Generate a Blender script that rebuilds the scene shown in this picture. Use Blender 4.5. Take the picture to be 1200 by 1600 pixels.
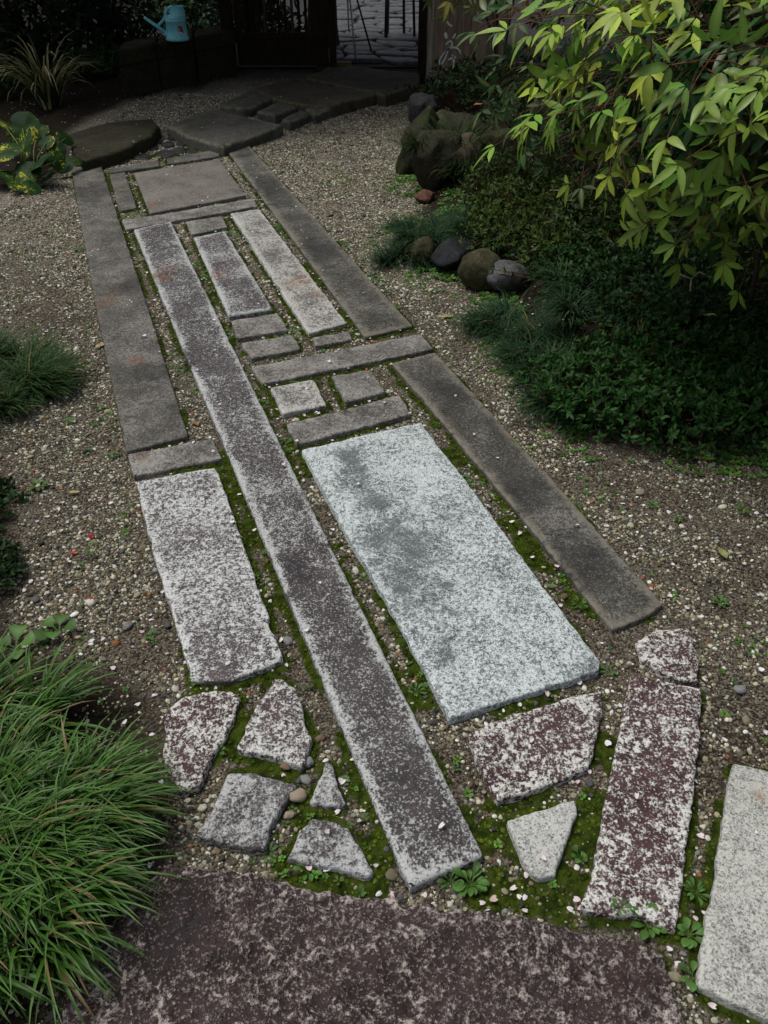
import bpy, math, random
import numpy as np
from mathutils import Vector, Matrix, Euler, noise as mnoise
from mathutils.geometry import delaunay_2d_cdt

for o in list(bpy.data.objects):
    bpy.data.objects.remove(o)
scene = bpy.context.scene
C = scene.collection
R = math.radians
rng = np.random.default_rng(7)
random.seed(7)

# ------------------------------------------------------------------ camera
CAM_H, TILT, FPX = 1.5, R(37.0), 1300.0
cam_d = bpy.data.cameras.new('camera')
cam = bpy.data.objects.new('camera', cam_d)
C.objects.link(cam)
cam.location = (0, 0, CAM_H)
cam.rotation_euler = (R(90) - TILT, 0, 0)
cam_d.sensor_fit = 'VERTICAL'
cam_d.sensor_height = 36.0
cam_d.sensor_width = 27.0
cam_d.lens = FPX / 1600.0 * 36.0
cam_d.clip_start = 0.05
cam_d.clip_end = 500.0
scene.camera = cam

# ------------------------------------------------------------------ world / sun / exposure
SUN_EL, SUN_AZ = R(66), R(-75)      # azimuth from +Y towards +X: high on the left
world = bpy.data.worlds.new('World')
scene.world = world
world.use_nodes = True
wn = world.node_tree
bgn = next(n for n in wn.nodes if n.type == 'BACKGROUND')
sky = wn.nodes.new('ShaderNodeTexSky')
sky.sky_type = 'NISHITA'
sky.sun_disc = False
sky.sun_elevation = SUN_EL
sky.sun_rotation = SUN_AZ
sky.air_density = 1.0
sky.dust_density = 6.0
sky.ozone_density = 1.0
hs = wn.nodes.new('ShaderNodeHueSaturation')
hs.inputs['Saturation'].default_value = 0.55      # thin overcast: a paler sky than a clear blue one
wn.links.new(sky.outputs[0], hs.inputs['Color'])
wn.links.new(hs.outputs[0], bgn.inputs['Color'])
bgn.inputs['Strength'].default_value = 0.085
sun_d = bpy.data.lights.new('sun', 'SUN')
sun_d.energy = 1.5
sun_d.angle = R(22)
sun_d.color = (1.0, 0.97, 0.92)
sun = bpy.data.objects.new('sun', sun_d)
C.objects.link(sun)
sdir = Vector((math.sin(SUN_AZ) * math.cos(SUN_EL), math.cos(SUN_AZ) * math.cos(SUN_EL), math.sin(SUN_EL)))
sun.rotation_euler = sdir.to_track_quat('Z', 'Y').to_euler()
sun.location = sdir * 20
vs = scene.view_settings
vs.view_transform = 'Standard'
vs.look = 'None'
vs.gamma = 1.0
vs.exposure = 0.14
vs.use_curve_mapping = False

# ------------------------------------------------------------------ helpers
st, ct = math.sin(TILT), math.cos(TILT)
def P(px, py, z=0.0):
    """place on the level z that a point of the photograph (1200 x 1600) shows"""
    u = (px - 600) / FPX; v = (800 - py) / FPX
    d = (CAM_H - z) / (st - v * ct)
    return Vector((u * d, d * (ct + v * st), z))
def depth_of(px, py, z=0.0):
    return (CAM_H - z) / (st - (800 - py) / FPX * ct)
def PD(px, py, d):
    u = (px - 600) / FPX; v = (800 - py) / FPX
    return Vector((u * d, d * (ct + v * st), CAM_H + d * (v * ct - st)))
def px_of(x, y, z):
    x = np.asarray(x); y = np.asarray(y); z = np.asarray(z)
    dz = z - CAM_H
    d = y * ct - dz * st
    v = (y * st + dz * ct) / d
    return 600 + x / d * FPX, 800 - v * FPX, d

def tag(o, label=None, cat=None, group=None, kind=None):
    if label: o['label'] = label
    if cat: o['category'] = cat
    if group: o['group'] = group
    if kind: o['kind'] = kind
    return o
def empty(name, loc, label=None, cat=None, group=None):
    o = bpy.data.objects.new(name, None)
    C.objects.link(o)
    o.location = loc
    o.empty_display_size = 0.1
    return tag(o, label, cat, group)
def link(name, me, mat=None, parent=None, loc=None):
    o = bpy.data.objects.new(name, me)
    C.objects.link(o)
    if mat is not None and len(me.materials) == 0:
        me.materials.append(mat)
    if parent is not None: o.parent = parent
    if loc is not None: o.location = loc
    return o

class MB:
    """collects vertices and faces (with one colour per vertex) for ONE mesh"""
    def __init__(s):
        s.v = []; s.f = []; s.c = []; s.n = 0
    def add(s, v, f, col=(1, 1, 1)):
        v = np.asarray(v, float).reshape(-1, 3)
        s.v.append(v)
        k = s.n
        s.f.extend([tuple(i + k for i in q) for q in f])
        col = np.asarray(col, float)
        if col.ndim == 1: col = np.tile(col, (len(v), 1))
        s.c.append(col[:, :3])
        s.n += len(v)
    def box(s, c, size, rot=None, col=(1, 1, 1), taper=1.0):
        hx, hy, hz = [a / 2 for a in size]
        vs_ = [Vector((x * (taper if z > 0 else 1), y * (taper if z > 0 else 1), z)) for z in (-hz, hz) for x, y in ((-hx, -hy), (hx, -hy), (hx, hy), (-hx, hy))]
        if rot is not None: vs_ = [rot @ q for q in vs_]
        s.add([tuple(q + Vector(c)) for q in vs_], [(3, 2, 1, 0), (4, 5, 6, 7), (0, 1, 5, 4), (1, 2, 6, 5), (2, 3, 7, 6), (3, 0, 4, 7)], col)
    def tube(s, pts, rad, n=8, col=(1, 1, 1), cap=True):
        pts = [Vector(p) for p in pts]
        if not hasattr(rad, '__len__'): rad = [rad] * len(pts)
        vv = []
        prev = None
        for i, p in enumerate(pts):
            t = (pts[min(i + 1, len(pts) - 1)] - pts[max(i - 1, 0)]).normalized()
            a = prev if prev is not None else (Vector((0, 0, 1)) if abs(t.z) < .9 else Vector((1, 0, 0)))
            a = (a - t * a.dot(t)).normalized(); prev = a
            b = t.cross(a)
            for k in range(n):
                w = 2 * math.pi * k / n
                vv.append(tuple(p + (a * math.cos(w) + b * math.sin(w)) * rad[i]))
        ff = []
        m = len(pts)
        for i in range(m - 1):
            for k in range(n):
                ff.append((i * n + k, i * n + (k + 1) % n, (i + 1) * n + (k + 1) % n, (i + 1) * n + k))
        if cap:
            ff.append(tuple(reversed(range(n)))); ff.append(tuple((m - 1) * n + k for k in range(n)))
        s.add(vv, ff, col)
    def lathe(s, prof, n=32, c=(0, 0, 0), col=(1, 1, 1)):
        vv = []; ff = []
        for r, z in prof:
            for k in range(n):
                w = 2 * math.pi * k / n
                vv.append((c[0] + r * math.cos(w), c[1] + r * math.sin(w), c[2] + z))
        for i in range(len(prof) - 1):
            for k in range(n):
                ff.append((i * n + k, i * n + (k + 1) % n, (i + 1) * n + (k + 1) % n, (i + 1) * n + k))
        s.add(vv, ff, col)
    def mesh(s, name, smooth=True):
        me = bpy.data.meshes.new(name)
        v = np.concatenate(s.v) if s.v else np.zeros((0, 3))
        me.from_pydata(v.tolist(), [], s.f)
        if s.c:
            a = me.color_attributes.new('Col', 'FLOAT_COLOR', 'POINT')
            col = np.concatenate(s.c)
            a.data.foreach_set('color', np.hstack([col, np.ones((len(col), 1))]).astype(np.float32).ravel())
        if smooth: me.polygons.foreach_set('use_smooth', [True] * len(me.polygons))
        me.update()
        return me
    def build(s, name, mat, parent=None, smooth=True, loc=None):
        return link(name, s.mesh(name, smooth), mat, parent, loc)

def bevel(o, w=0.004, seg=2):
    m = o.modifiers.new('bevel', 'BEVEL'); m.width = w; m.segments = seg; m.limit_method = 'ANGLE'
    return o

# ------------------------------------------------------------------ node helpers
class NT:
    def __init__(s, name):
        s.m = bpy.data.materials.new(name); s.m.use_nodes = True
        s.t = s.m.node_tree
        s.t.nodes.clear()
        s.out = s.t.nodes.new('ShaderNodeOutputMaterial')
    def n(s, typ, **kw):
        nd = s.t.nodes.new(typ)
        for k, v in kw.items(): setattr(nd, k, v)
        return nd
    def l(s, a, b): s.t.links.new(a, b)
    def val(s, sock, v):
        if isinstance(v, bpy.types.NodeSocket): s.l(v, sock)
        else:
            if isinstance(v, (tuple, list)) and len(v) == 3 and sock.type == 'RGBA': v = (*v, 1)
            sock.default_value = v
    def math(s, op, a, b=None, c=None, clamp=False):
        nd = s.n('ShaderNodeMath', operation=op); nd.use_clamp = clamp
        s.val(nd.inputs[0], a)
        if b is not None: s.val(nd.inputs[1], b)
        if c is not None: s.val(nd.inputs[2], c)
        return nd.outputs[0]
    def mix(s, f, a, b, blend='MIX'):
        nd = s.n('ShaderNodeMix', data_type='RGBA', blend_type=blend)
        s.val(nd.inputs[0], f); s.val(nd.inputs[6], a); s.val(nd.inputs[7], b)
        return nd.outputs[2]
    def noise(s, vec, scale, detail=3, rough=.55, w=None, dist=0.0):
        nd = s.n('ShaderNodeTexNoise')
        nd.noise_dimensions = '4D' if w is not None else '3D'
        s.l(vec, nd.inputs['Vector'])
        if w is not None: s.val(nd.inputs['W'], w)
        nd.inputs['Scale'].default_value = scale; nd.inputs['Detail'].default_value = detail
        nd.inputs['Roughness'].default_value = rough; nd.inputs['Distortion'].default_value = dist
        return nd.outputs['Fac']
    def vor(s, vec, scale, feature='F1', out='Distance', rnd=1.0):
        nd = s.n('ShaderNodeTexVoronoi', feature=feature)
        s.l(vec, nd.inputs['Vector']); nd.inputs['Scale'].default_value = scale
        nd.inputs['Randomness'].default_value = rnd
        return nd.outputs[out]
    def step(s, x, lo, hi):
        nd = s.n('ShaderNodeMapRange', interpolation_type='SMOOTHSTEP')
        s.val(nd.inputs[0], x); s.val(nd.inputs[1], lo); s.val(nd.inputs[2], hi)
        nd.inputs[3].default_value = 0; nd.inputs[4].default_value = 1
        return nd.outputs[0]
    def attr(s, name, typ='GEOMETRY', out='Fac'):
        nd = s.n('ShaderNodeAttribute', attribute_name=name, attribute_type=typ)
        return nd.outputs[out]
    def ramp(s, f, stops):
        nd = s.n('ShaderNodeValToRGB')
        s.l(f, nd.inputs[0])
        e = nd.color_ramp.elements
        while len(e) < len(stops): e.new(.5)
        for i, (p, c) in enumerate(stops):
            e[i].position = p; e[i].color = (*c, 1)
        return nd.outputs[0]
    def bump(s, h, strength=.5, dist=.01, norm=None):
        nd = s.n('ShaderNodeBump'); nd.inputs['Strength'].default_value = strength
        nd.inputs['Distance'].default_value = dist
        s.l(h, nd.inputs['Height'])
        if norm is not None: s.l(norm, nd.inputs['Normal'])
        return nd.outputs[0]
    def finish(s, col, rough=.8, normal=None, spec=.3, trans=0.0, metallic=0.0):
        p = s.n('ShaderNodeBsdfPrincipled')
        s.val(p.inputs['Base Color'], col); s.val(p.inputs['Roughness'], rough)
        s.val(p.inputs['Specular IOR Level'], spec); s.val(p.inputs['Metallic'], metallic)
        if normal is not None: s.l(normal, p.inputs['Normal'])
        sh = p.outputs[0]
        if trans > 0:
            t = s.n('ShaderNodeBsdfTranslucent'); s.val(t.inputs[0], col)
            mx = s.n('ShaderNodeMixShader'); mx.inputs[0].default_value = trans
            s.l(sh, mx.inputs[1]); s.l(t.outputs[0], mx.inputs[2]); sh = mx.outputs[0]
        s.l(sh, s.out.inputs[0])
        return s.m

def stone_mat(name, dark, light, amount=.5, fleck=.008, soft=.10, patch=.5, patch_scale=5.0, edge_col=None, edge_amt=0.0,
              stain_col=(.03, .03, .035), rust_col=(.20, .09, .04), bump=.5, rough=.85, grain=.35, coarse=0.0, moss=0.0, crystal=1.0, spec=.10):
    dark = tuple(c * .80 for c in dark)
    t = NT(name)
    tc = t.n('ShaderNodeTexCoord').outputs['Object']
    rnd = t.math('MULTIPLY', t.n('ShaderNodeObjectInfo').outputs['Random'], 37.0)
    n1 = t.noise(tc, 1 / fleck, 3, .65, rnd)
    n1b = t.noise(tc, .42 / fleck, 4, .6, t.math('ADD', rnd, 3.1))
    big = t.noise(tc, patch_scale, 4, .6, t.math('ADD', rnd, 9.7))
    grn = t.noise(tc, 420, 2, .7, rnd)
    edge = t.attr('edge'); stain = t.attr('stain'); rust = t.attr('rust')
    f = t.math('ADD', t.math('MULTIPLY', n1, .55), t.math('MULTIPLY', n1b, .45))
    f = t.math('ADD', f, t.math('MULTIPLY', t.math('SUBTRACT', big, .5), patch))
    if edge_amt: f = t.math('ADD', f, t.math('MULTIPLY', edge, edge_amt))
    f = t.math('SUBTRACT', f, t.math('MULTIPLY', stain, .16))
    th = .5 + (.5 - amount) * .35
    mask = t.step(f, th - soft, th + soft)
    base = t.mix(t.step(t.noise(tc, 14, 4, .6, rnd), .3, .7), tuple(c * .72 for c in dark), tuple(c * 1.25 for c in dark))
    col = t.mix(mask, base, light)
    g = t.math('ADD', t.math('MULTIPLY', t.math('SUBTRACT', grn, .5), grain * 2.4), 1.0)
    gc = t.n('ShaderNodeCombineColor'); [t.l(g, gc.inputs[i]) for i in range(3)]
    col = t.mix(1.0, col, gc.outputs[0], 'MULTIPLY')
    # mineral grains: small dark and pale crystals
    vc = t.vor(tc, 330, out='Color')
    sv = t.n('ShaderNodeSeparateColor'); t.l(vc, sv.inputs[0])
    col = t.mix(t.math('MULTIPLY', t.step(sv.outputs[0], .80, .86), .55 * crystal), col, tuple(c * .35 for c in dark))
    col = t.mix(t.math('MULTIPLY', t.step(sv.outputs[1], .86, .92), .45 * crystal), col, tuple(min(1, c * 1.25) for c in light))
    sn = t.math('MULTIPLY', stain, t.step(t.noise(tc, 42, 5, .7, rnd), .38, .62), clamp=True)
    col = t.mix(t.math('MULTIPLY', sn, .85), col, stain_col)
    col = t.mix(t.math('MULTIPLY', rust, t.step(t.noise(tc, 40, 4, .6, rnd), .3, .7)), col, rust_col)
    if edge_col is not None:
        en = t.math('MULTIPLY', edge, t.step(t.noise(tc, 30, 4, .6, rnd), .35, .6), clamp=True)
        col = t.mix(en, col, edge_col)
    if moss:
        mm = t.step(t.noise(tc, 5, 5, .65, t.math('ADD', rnd, 21)), .60 - moss * .2, .72 - moss * .1)
        col = t.mix(t.math('MULTIPLY', mm, .7), col, (.035, .045, .014))
    h = t.math('ADD', t.math('MULTIPLY', mask, .6), t.math('MULTIPLY', grn, .35))
    nb = t.bump(h, bump, .004)
    if coarse: nb = t.bump(n1b, coarse, .015, nb)
    return t.finish(col, rough, nb, spec)

def col_mat(name, rough=.5, trans=.2, spec=.3, nscale=0, namt=.3):
    """foliage coloured by each blade's or leaf's own colour"""
    t = NT(name)
    c = t.attr('Col', out='Color')
    if nscale:
        tc = t.n('ShaderNodeTexCoord').outputs['Object']
        c = t.mix(t.math('MULTIPLY', t.step(t.noise(tc, nscale, 3), .45, .7), namt), c, (.02, .03, .01), 'MIX')
    return t.finish(c, rough, None, spec, trans)
def plain(name, col, rough=.7, spec=.3, var=.3, scale=40, bump=.0, metallic=0.0, stretch=None, trans=0):
    t = NT(name)
    tc = t.n('ShaderNodeTexCoord').outputs['Object']
    if stretch:
        mp = t.n('ShaderNodeMapping'); t.l(tc, mp.inputs[0]); mp.inputs['Scale'].default_value = stretch; tc = mp.outputs[0]
    rnd = t.math('MULTIPLY', t.n('ShaderNodeObjectInfo').outputs['Random'], 31.0)
    n = t.noise(tc, scale, 4, .6, rnd)
    c = t.mix(t.step(n, .3, .7), tuple(x * (1 - var) for x in col), tuple(min(1, x * (1 + var)) for x in col))
    nb = t.bump(n, bump, .01) if bump else None
    return t.finish(c, rough, nb, spec, trans, metallic)

# ------------------------------------------------------------------ the stones of the path, outlines on the ground
# name, outline as seen in the photograph (projected onto the level of the stone's top), top level, material key, edge roughness, label
SL = [
 ('A', [(111,262),(158,258),(228,470),(294,680),(197,704),(150,480)], .034, 'kerb', .002, 'worn brown-grey kerb slab along the left side of the path'),
 ('B', [(200,709),(333,684),(347,716),(207,744)], .034, 'grey', .003, None),
 ('C', [(213,753),(338,729),(395,890),(444,1031),(362,1062),(300,1064),(267,950),(233,846)], .038, 'lichen', .003, 'pale lichen-speckled rectangular slab left of the long slab'),
 ('D', [(209,359),(267,346),(315,442),(363,540),(410,634),(457,730),(606,1030),(757,1335),(640,1388),(532,1130),(369,740),(287,548)], .045, 'long', .002, 'very long narrow dark grey slab running up the middle'),
 ('E', [(171,272),(195,268),(214,325),(186,331)], .030, 'kerb', .003, None),
 ('F', [(170,263),(248,249),(250,259),(172,270)], .030, 'kerb', .003, None),
 ('F2', [(260,247),(342,233),(343,244),(262,256)], .030, 'kerb', .003, None),
 ('G', [(209,270),(343,247),(384,305),(234,334)], .034, 'square', .002, 'broad square-cut brown-grey slab at the far end'),
 ('H', [(190,344),(236,337),(395,310),(403,322),(197,358)], .034, 'grey', .003, None),
 ('I', [(290,346),(347,337),(355,354),(299,367)], .034, 'grey', .004, None),
 ('J', [(302,370),(352,360),(427,482),(357,494)], .040, 'long', .003, None),
 ('K', [(360,333),(405,326),(542,504),(482,521)], .040, 'speck', .004, 'grey speckled slab with a rust-brown patch'),
 ('L', [(362,500),(435,489),(450,515),(368,529)], .034, 'grey', .004, None),
 ('M', [(377,536),(457,523),(470,545),(390,560)], .034, 'grey', .004, None),
 ('N', [(487,527),(545,517),(551,529),(492,541)], .032, 'grey', .004, None),
 ('O', [(392,573),(520,548),(658,521),(677,545),(540,573),(410,599)], .038, 'grey', .003, None),
 ('P', [(350,229),(388,226),(515,365),(645,509),(570,526),(455,370)], .034, 'kerbdark', .002, 'dark weathered kerb slab on the far right of the path'),
 ('Q', [(422,605),(490,592),(511,633),(440,647)], .036, 'speck', .004, None),
 ('R', [(517,586),(580,577),(603,612),(540,628)], .034, 'grey', .004, None),
 ('S', [(447,662),(625,617),(642,647),(462,694)], .038, 'grey', .004, None),
 ('T', [(471,702),(560,681),(657,660),(692,706),(739,765),(850,918),(938,1032),(936,1046),(820,1084),(703,1121),(600,930),(550,848)], .045, 'bright', .003, 'large pale blue-grey granite slab with dark smears'),
 ('U', [(612,568),(680,550),(860,745),(1037,942),(1008,963),(957,983),(850,850),(735,712)], .036, 'kerbdark', .003, 'dark weathered kerb slab on the near right of the path'),
 ('V', [(992,1002),(1025,980),(1080,980),(1093,1030),(1092,1065),(1035,1052),(1000,1025)], .038, 'purple', .005, None),
 ('W', [(985,1055),(1050,1067),(1097,1075),(1092,1180),(1075,1315),(1057,1453),(1015,1437),(907,1420),(930,1340),(960,1180)], .042, 'purple', .004, 'long purple-brown stone blotched with white lichen'),
 ('X', [(729,1145),(800,1115),(940,1076),(942,1115),(920,1200),(815,1240),(777,1250),(755,1210)], .040, 'purple', .004, None),
 ('Y', [(792,1280),(900,1247),(902,1270),(867,1368),(840,1374),(815,1345)], .040, 'pale', .003, 'small pale wedge-shaped granite stone'),
 ('Z', [(1145,1190),(1320,1230),(1340,1660),(1200,1592),(1135,1560),(1088,1540),(1105,1425),(1128,1300),(1136,1240)], .040, 'cream', .004, 'large cream granite slab cut by the right edge of the picture'),
 ('AA', [(255,1342),(390,1362),(500,1384),(600,1400),(725,1418),(850,1440),(930,1452),(1000,1465),(1040,1495),(1065,1570),(1090,1700),(600,1800),(40,1760),(110,1520),(190,1400)], .050, 'dark', .006, 'huge rough dark brown flat stone in the foreground'),
 ('BB', [(284,1089),(333,1077),(361,1078),(376,1091),(358,1142),(330,1185),(312,1225),(280,1240),(255,1190),(252,1120)], .036, 'purple', .004, None),
 ('CC', [(423,1057),(441,1058),(460,1074),(472,1102),(477,1130),(487,1154),(477,1194),(470,1200),(435,1185),(370,1170),(380,1142),(401,1102)], .042, 'purplegrey', .004, None),
 ('DD', [(356,1205),(386,1205),(463,1225),(441,1262),(423,1287),(418,1327),(398,1328),(305,1305),(327,1271)], .040, 'purplegrey2', .004, None),
 ('EE', [(509,1191),(518,1194),(537,1237),(541,1259),(509,1259),(483,1253)], .036, 'purplegrey2', .003, 'small grey triangular stone'),
 ('FF', [(487,1276),(518,1282),(546,1293),(561,1318),(583,1362),(574,1368),(447,1342),(466,1302)], .038, 'purplegrey2', .004, None),
 ('GG', [(260,196),(302,178),(338,172),(442,195),(400,211),(350,228),(338,226),(288,211)], .075, 'step', .004, None),
 ('HH', [(342,164),(393,139),(427,153),(393,167),(382,169)], .075, 'step', .005, None),
 ('II', [(401,172),(434,160),(468,165),(430,180)], .070, 'step', .004, None),
 ('JJ', [(440,185),(472,172),(484,177),(453,191)], .070, 'step', .004, None),
 ('JJ2', [(476,169),(518,165),(520,168),(492,180)], .070, 'step', .004, None),
 ('KK', [(396,139),(437,125),(463,123),(489,130),(588,146),(518,164),(474,164),(431,154)], .095, 'stepbrown', .006, 'broad brownish stepping stone just before the gate'),
 ('LL', [(475,120),(510,107),(550,103),(656,114),(654,133),(603,148),(517,130)], .10, 'stepbrown', .006, 'low mossy threshold stone in the gateway'),
 ('MM', [(108,209),(160,192),(238,185),(249,196),(238,212),(180,238),(128,252),(112,235)], .085, 'mossy', .008, 'mossy dark flat stone beside the spotted round-leaved plant'),
]
# flat dark wet stones in the far corner of the path
for i, (cx_, cy_, w_, h_) in enumerate([(190,248,15,6),(222,243,18,6),(259,239,17,6),(205,237,9,4),(238,229,12,5),(262,224,13,5),(285,222,11,5),(303,227,12,5),(322,230,13,5),(280,234,12,5),(300,237,10,4),(247,219,9,4),(268,213,8,4)]):
    r_ = random.Random(100 + i)
    SL.append(('dk%d' % i, [(cx_ + w_ * math.cos(a) * r_.uniform(.8, 1.1), cy_ + h_ * math.sin(a) * r_.uniform(.8, 1.1)) for a in [2 * math.pi * (k + r_.uniform(-.2, .2)) / 7 for k in range(7)]], .022, 'wet', .003, None))

SL = [(a_, b_, (c_ * .62 if c_ < .06 else c_), d_, e_, f_) for a_, b_, c_, d_, e_, f_ in SL]
SLW = {}      # world outlines
for s in SL:
    SLW[s[0]] = np.array([P(x, y, s[2])[:2] for x, y in s[1]])

def seg_dist(pts, poly):
    """distance to the outline and inside flag, vectorised"""
    d2 = np.full(len(pts), 1e9); ins = np.zeros(len(pts), bool)
    n = len(poly)
    x, y = pts[:, 0], pts[:, 1]
    for i in range(n):
        a = poly[i]; b = poly[(i + 1) % n]
        ab = b - a
        t = np.clip(((pts - a) @ ab) / (ab @ ab + 1e-12), 0, 1)
        q = pts - (a + t[:, None] * ab)
        d2 = np.minimum(d2, (q * q).sum(1))
        c = ((a[1] > y) != (b[1] > y))
        xi = a[0] + (y - a[1]) / (b[1] - a[1] + 1e-15) * (b[0] - a[0])
        ins ^= c & (x < xi)
    return np.sqrt(d2), ins

def wpoly(px, z=0): return np.array([P(x, y, z)[:2] for x, y in px])
BED = wpoly([(660,132),(640,165),(637,270),(648,322),(600,378),(650,415),(720,452),(770,478),(790,535),(860,605),(920,680),(990,712),(1100,718),(1260,705)])
BED = np.vstack([BED, [(4.5, 2.4), (4.5, 9.2), (1.0, 8.6)]])
HULL = wpoly([(105,255),(350,222),(395,220),(660,505),(1045,945),(1105,985),(1110,1190),(1210,1190),(1210,1640),(100,1640),(250,1330),(250,1100),(290,1070),(205,750)])
LEFTBED = np.vstack([wpoly([(-80,760),(5,740),(20,860),(20,1000),(180,1050),(240,1090),(270,1200),(255,1330),(150,1450),(60,1640),(-200,1640),(-300,760)])])
FARBED = wpoly([(-200,300),(20,300),(125,262),(110,205),(150,182),(196,160),(372,120),(370,100),(-500,60)])

# masks on a 1 cm grid
GX0, GX1, GY0, GY1, GS = -2.6, 2.9, 0.2, 9.2, .0125
gx = np.arange(GX0, GX1, GS); gy = np.arange(GY0, GY1, GS)
GXX, GYY = np.meshgrid(gx, gy)
gp = np.stack([GXX.ravel(), GYY.ravel()], 1)
sd = np.full(len(gp), 1.0)
for nm, poly in SLW.items():
    lo = poly.min(0) - .16; hi = poly.max(0) + .16
    sel = np.where((gp[:, 0] > lo[0]) & (gp[:, 0] < hi[0]) & (gp[:, 1] > lo[1]) & (gp[:, 1] < hi[1]))[0]
    d, ins = seg_dist(gp[sel], poly)
    d = np.where(ins, -d, d)
    sd[sel] = np.minimum(sd[sel], d)
def inner(poly, cap):
    d, ins = seg_dist(gp, poly)
    return np.where(ins, np.minimum(d, cap), -np.minimum(d, cap))
bed_d = inner(BED, .6); hull_d = inner(HULL, .3); left_d = inner(LEFTBED, .3); far_d = inner(FARBED, .5)
SHAPE = GXX.shape
def grid(a): return a.reshape(SHAPE)
G_sd, G_bed, G_hull, G_left, G_far = map(grid, (sd, bed_d, hull_d, left_d, far_d))
def look(G, x, y):
    fx = np.clip((np.asarray(x) - GX0) / GS, 0, SHAPE[1] - 1.001); fy = np.clip((np.asarray(y) - GY0) / GS, 0, SHAPE[0] - 1.001)
    ix = fx.astype(int); iy = fy.astype(int); tx = fx - ix; ty = fy - iy
    return (G[iy, ix] * (1 - tx) + G[iy, ix + 1] * tx) * (1 - ty) + (G[iy + 1, ix] * (1 - tx) + G[iy + 1, ix + 1] * tx) * ty
def ss(x, a, b):
    t = np.clip((x - a) / (b - a), 0, 1); return t * t * (3 - 2 * t)

# cheap value noise on numpy arrays
_perm = rng.random((64, 64))
def vnoise(x, y, s, o=0):
    x = np.asarray(x) * s + o * 7.3 + 1000; y = np.asarray(y) * s + o * 3.1 + 1000
    ix = np.floor(x).astype(int); iy = np.floor(y).astype(int); tx = x - ix; ty = y - iy
    tx = tx * tx * (3 - 2 * tx); ty = ty * ty * (3 - 2 * ty)
    g = lambda a, b: _perm[a % 64, b % 64]
    return (g(ix, iy) * (1 - tx) + g(ix + 1, iy) * tx) * (1 - ty) + (g(ix, iy + 1) * (1 - tx) + g(ix + 1, iy + 1) * tx) * ty
def fnoise(x, y, s, o=0):
    return .5 * vnoise(x, y, s, o) + .3 * vnoise(x, y, s * 2.1, o + 1) + .2 * vnoise(x, y, s * 4.3, o + 2)

# moss: in the joints, thick in a few places seen in the photograph
MOSS_BLOBS = [(860,1390,60),(920,1290,45),(590,1330,40),(560,1225,22),(690,640,30),(720,710,30),(790,800,30),(840,860,30),(820,1100,40),(930,1150,22),(1085,1380,30),(470,1260,25),(540,1400,70),
              (370,770,20),(395,830,22),(425,940,20),(640,1100,25),(530,880,18),(470,650,20),(430,600,18),(650,600,22),(560,625,16),(720,790,20),(470,480,15),(440,510,12),(205,290,10),(165,275,10),(185,300,8),(760,1400,40),(780,1300,25),(450,1330,25),
              (668,620,16),(692,660,18),(718,692,18),(750,738,20),(782,782,20),(816,826,20),(850,872,20),(882,912,20),(912,948,20),(500,770,12),(535,845,13),(575,912,13),(615,995,14),(655,1065,15),(455,605,12),(500,640,12),(630,590,14),(600,640,12)]
def moss_amt(x, y):
    x = np.asarray(x, float); y = np.asarray(y, float)
    s = look(G_sd, x, y); hu = look(G_hull, x, y)
    m = (1 - ss(s, .003, .034)) * ss(hu, -.02, .03) * ss(fnoise(x, y, 7, 3) + .10 * ss(y, 1.8, 3), .42, .58) * .95
    for (bx, by, br) in MOSS_BLOBS:
        c = P(bx, by); r = br / FPX * depth_of(bx, by) * 1.1
        d = np.hypot(x - c.x + (fnoise(x, y, 13, 91) - .5) * .16, (y - c.y + (fnoise(x, y, 13, 97) - .5) * .16) / 1.25) / r
        m = np.maximum(m, (1 - ss(d, .5, 1.25)) * ss(fnoise(x, y, 26, 5) + .25 * (1 - d), .30, .5))
    m *= ss(y, .3, .5) * (1 - ss(y, 6.2, 6.8))
    return np.clip(m, 0, 1)

G_moss = grid(moss_amt(gp[:, 0], gp[:, 1]))
moss_amt = lambda x, y: look(G_moss, x, y)
def hgt(x, y):
    x = np.asarray(x, float); y = np.asarray(y, float)
    h = (fnoise(x, y, 5, 0) - .5) * .016 + (fnoise(x, y, 22, 4) - .5) * .006
    b = look(G_bed, x, y)
    inr = (x > GX0) & (x < GX1) & (y > GY0) & (y < GY1)
    far_in = ss(x, 1.4, 1.8) * (1 - ss(y, 8.2, 8.8))
    b = np.where(inr, b, np.where((y > 2.4) & (x > 0), .6, -.6))
    h = h + ss(b, 0, .45) * .13 * (1 - ss(y, 8.6, 9.4))
    h = h + np.where(inr, ss(look(G_left, x, y), .0, .25), 0) * .03
    h = h + np.where(inr, ss(look(G_far, x, y), .0, .3), 0) * .04
    m = np.where(inr, moss_amt(x, y), 0)
    return h + m * .007
def hz(x, y): return float(hgt(np.array([x]), np.array([y]))[0])

# ------------------------------------------------------------------ ground
def axis(lo, hi, step, far, g=1.22):
    a = list(np.arange(lo, hi + step / 2, step)); s = step
    while a[-1] < far: s *= g; a.append(a[-1] + s)
    s = step
    while a[0] > -far: s *= g; a.insert(0, a[0] - s)
    return np.array(a)
ax_ = axis(-1.9, 2.3, .02, 90); ay_ = axis(.35, 5.6, .02, 90)
XX, YY = np.meshgrid(ax_, ay_)
hx = hgt(XX.ravel(), YY.ravel())
nv = np.stack([XX.ravel(), YY.ravel(), hx], 1)
nx_, ny_ = len(ax_), len(ay_)
idx = np.arange(nx_ * ny_).reshape(ny_, nx_)
faces = np.stack([idx[:-1, :-1], idx[:-1, 1:], idx[1:, 1:], idx[1:, :-1]], -1).reshape(-1, 4)
me = bpy.data.meshes.new('ground')
me.vertices.add(len(nv)); me.vertices.foreach_set('co', nv.ravel())
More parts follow.
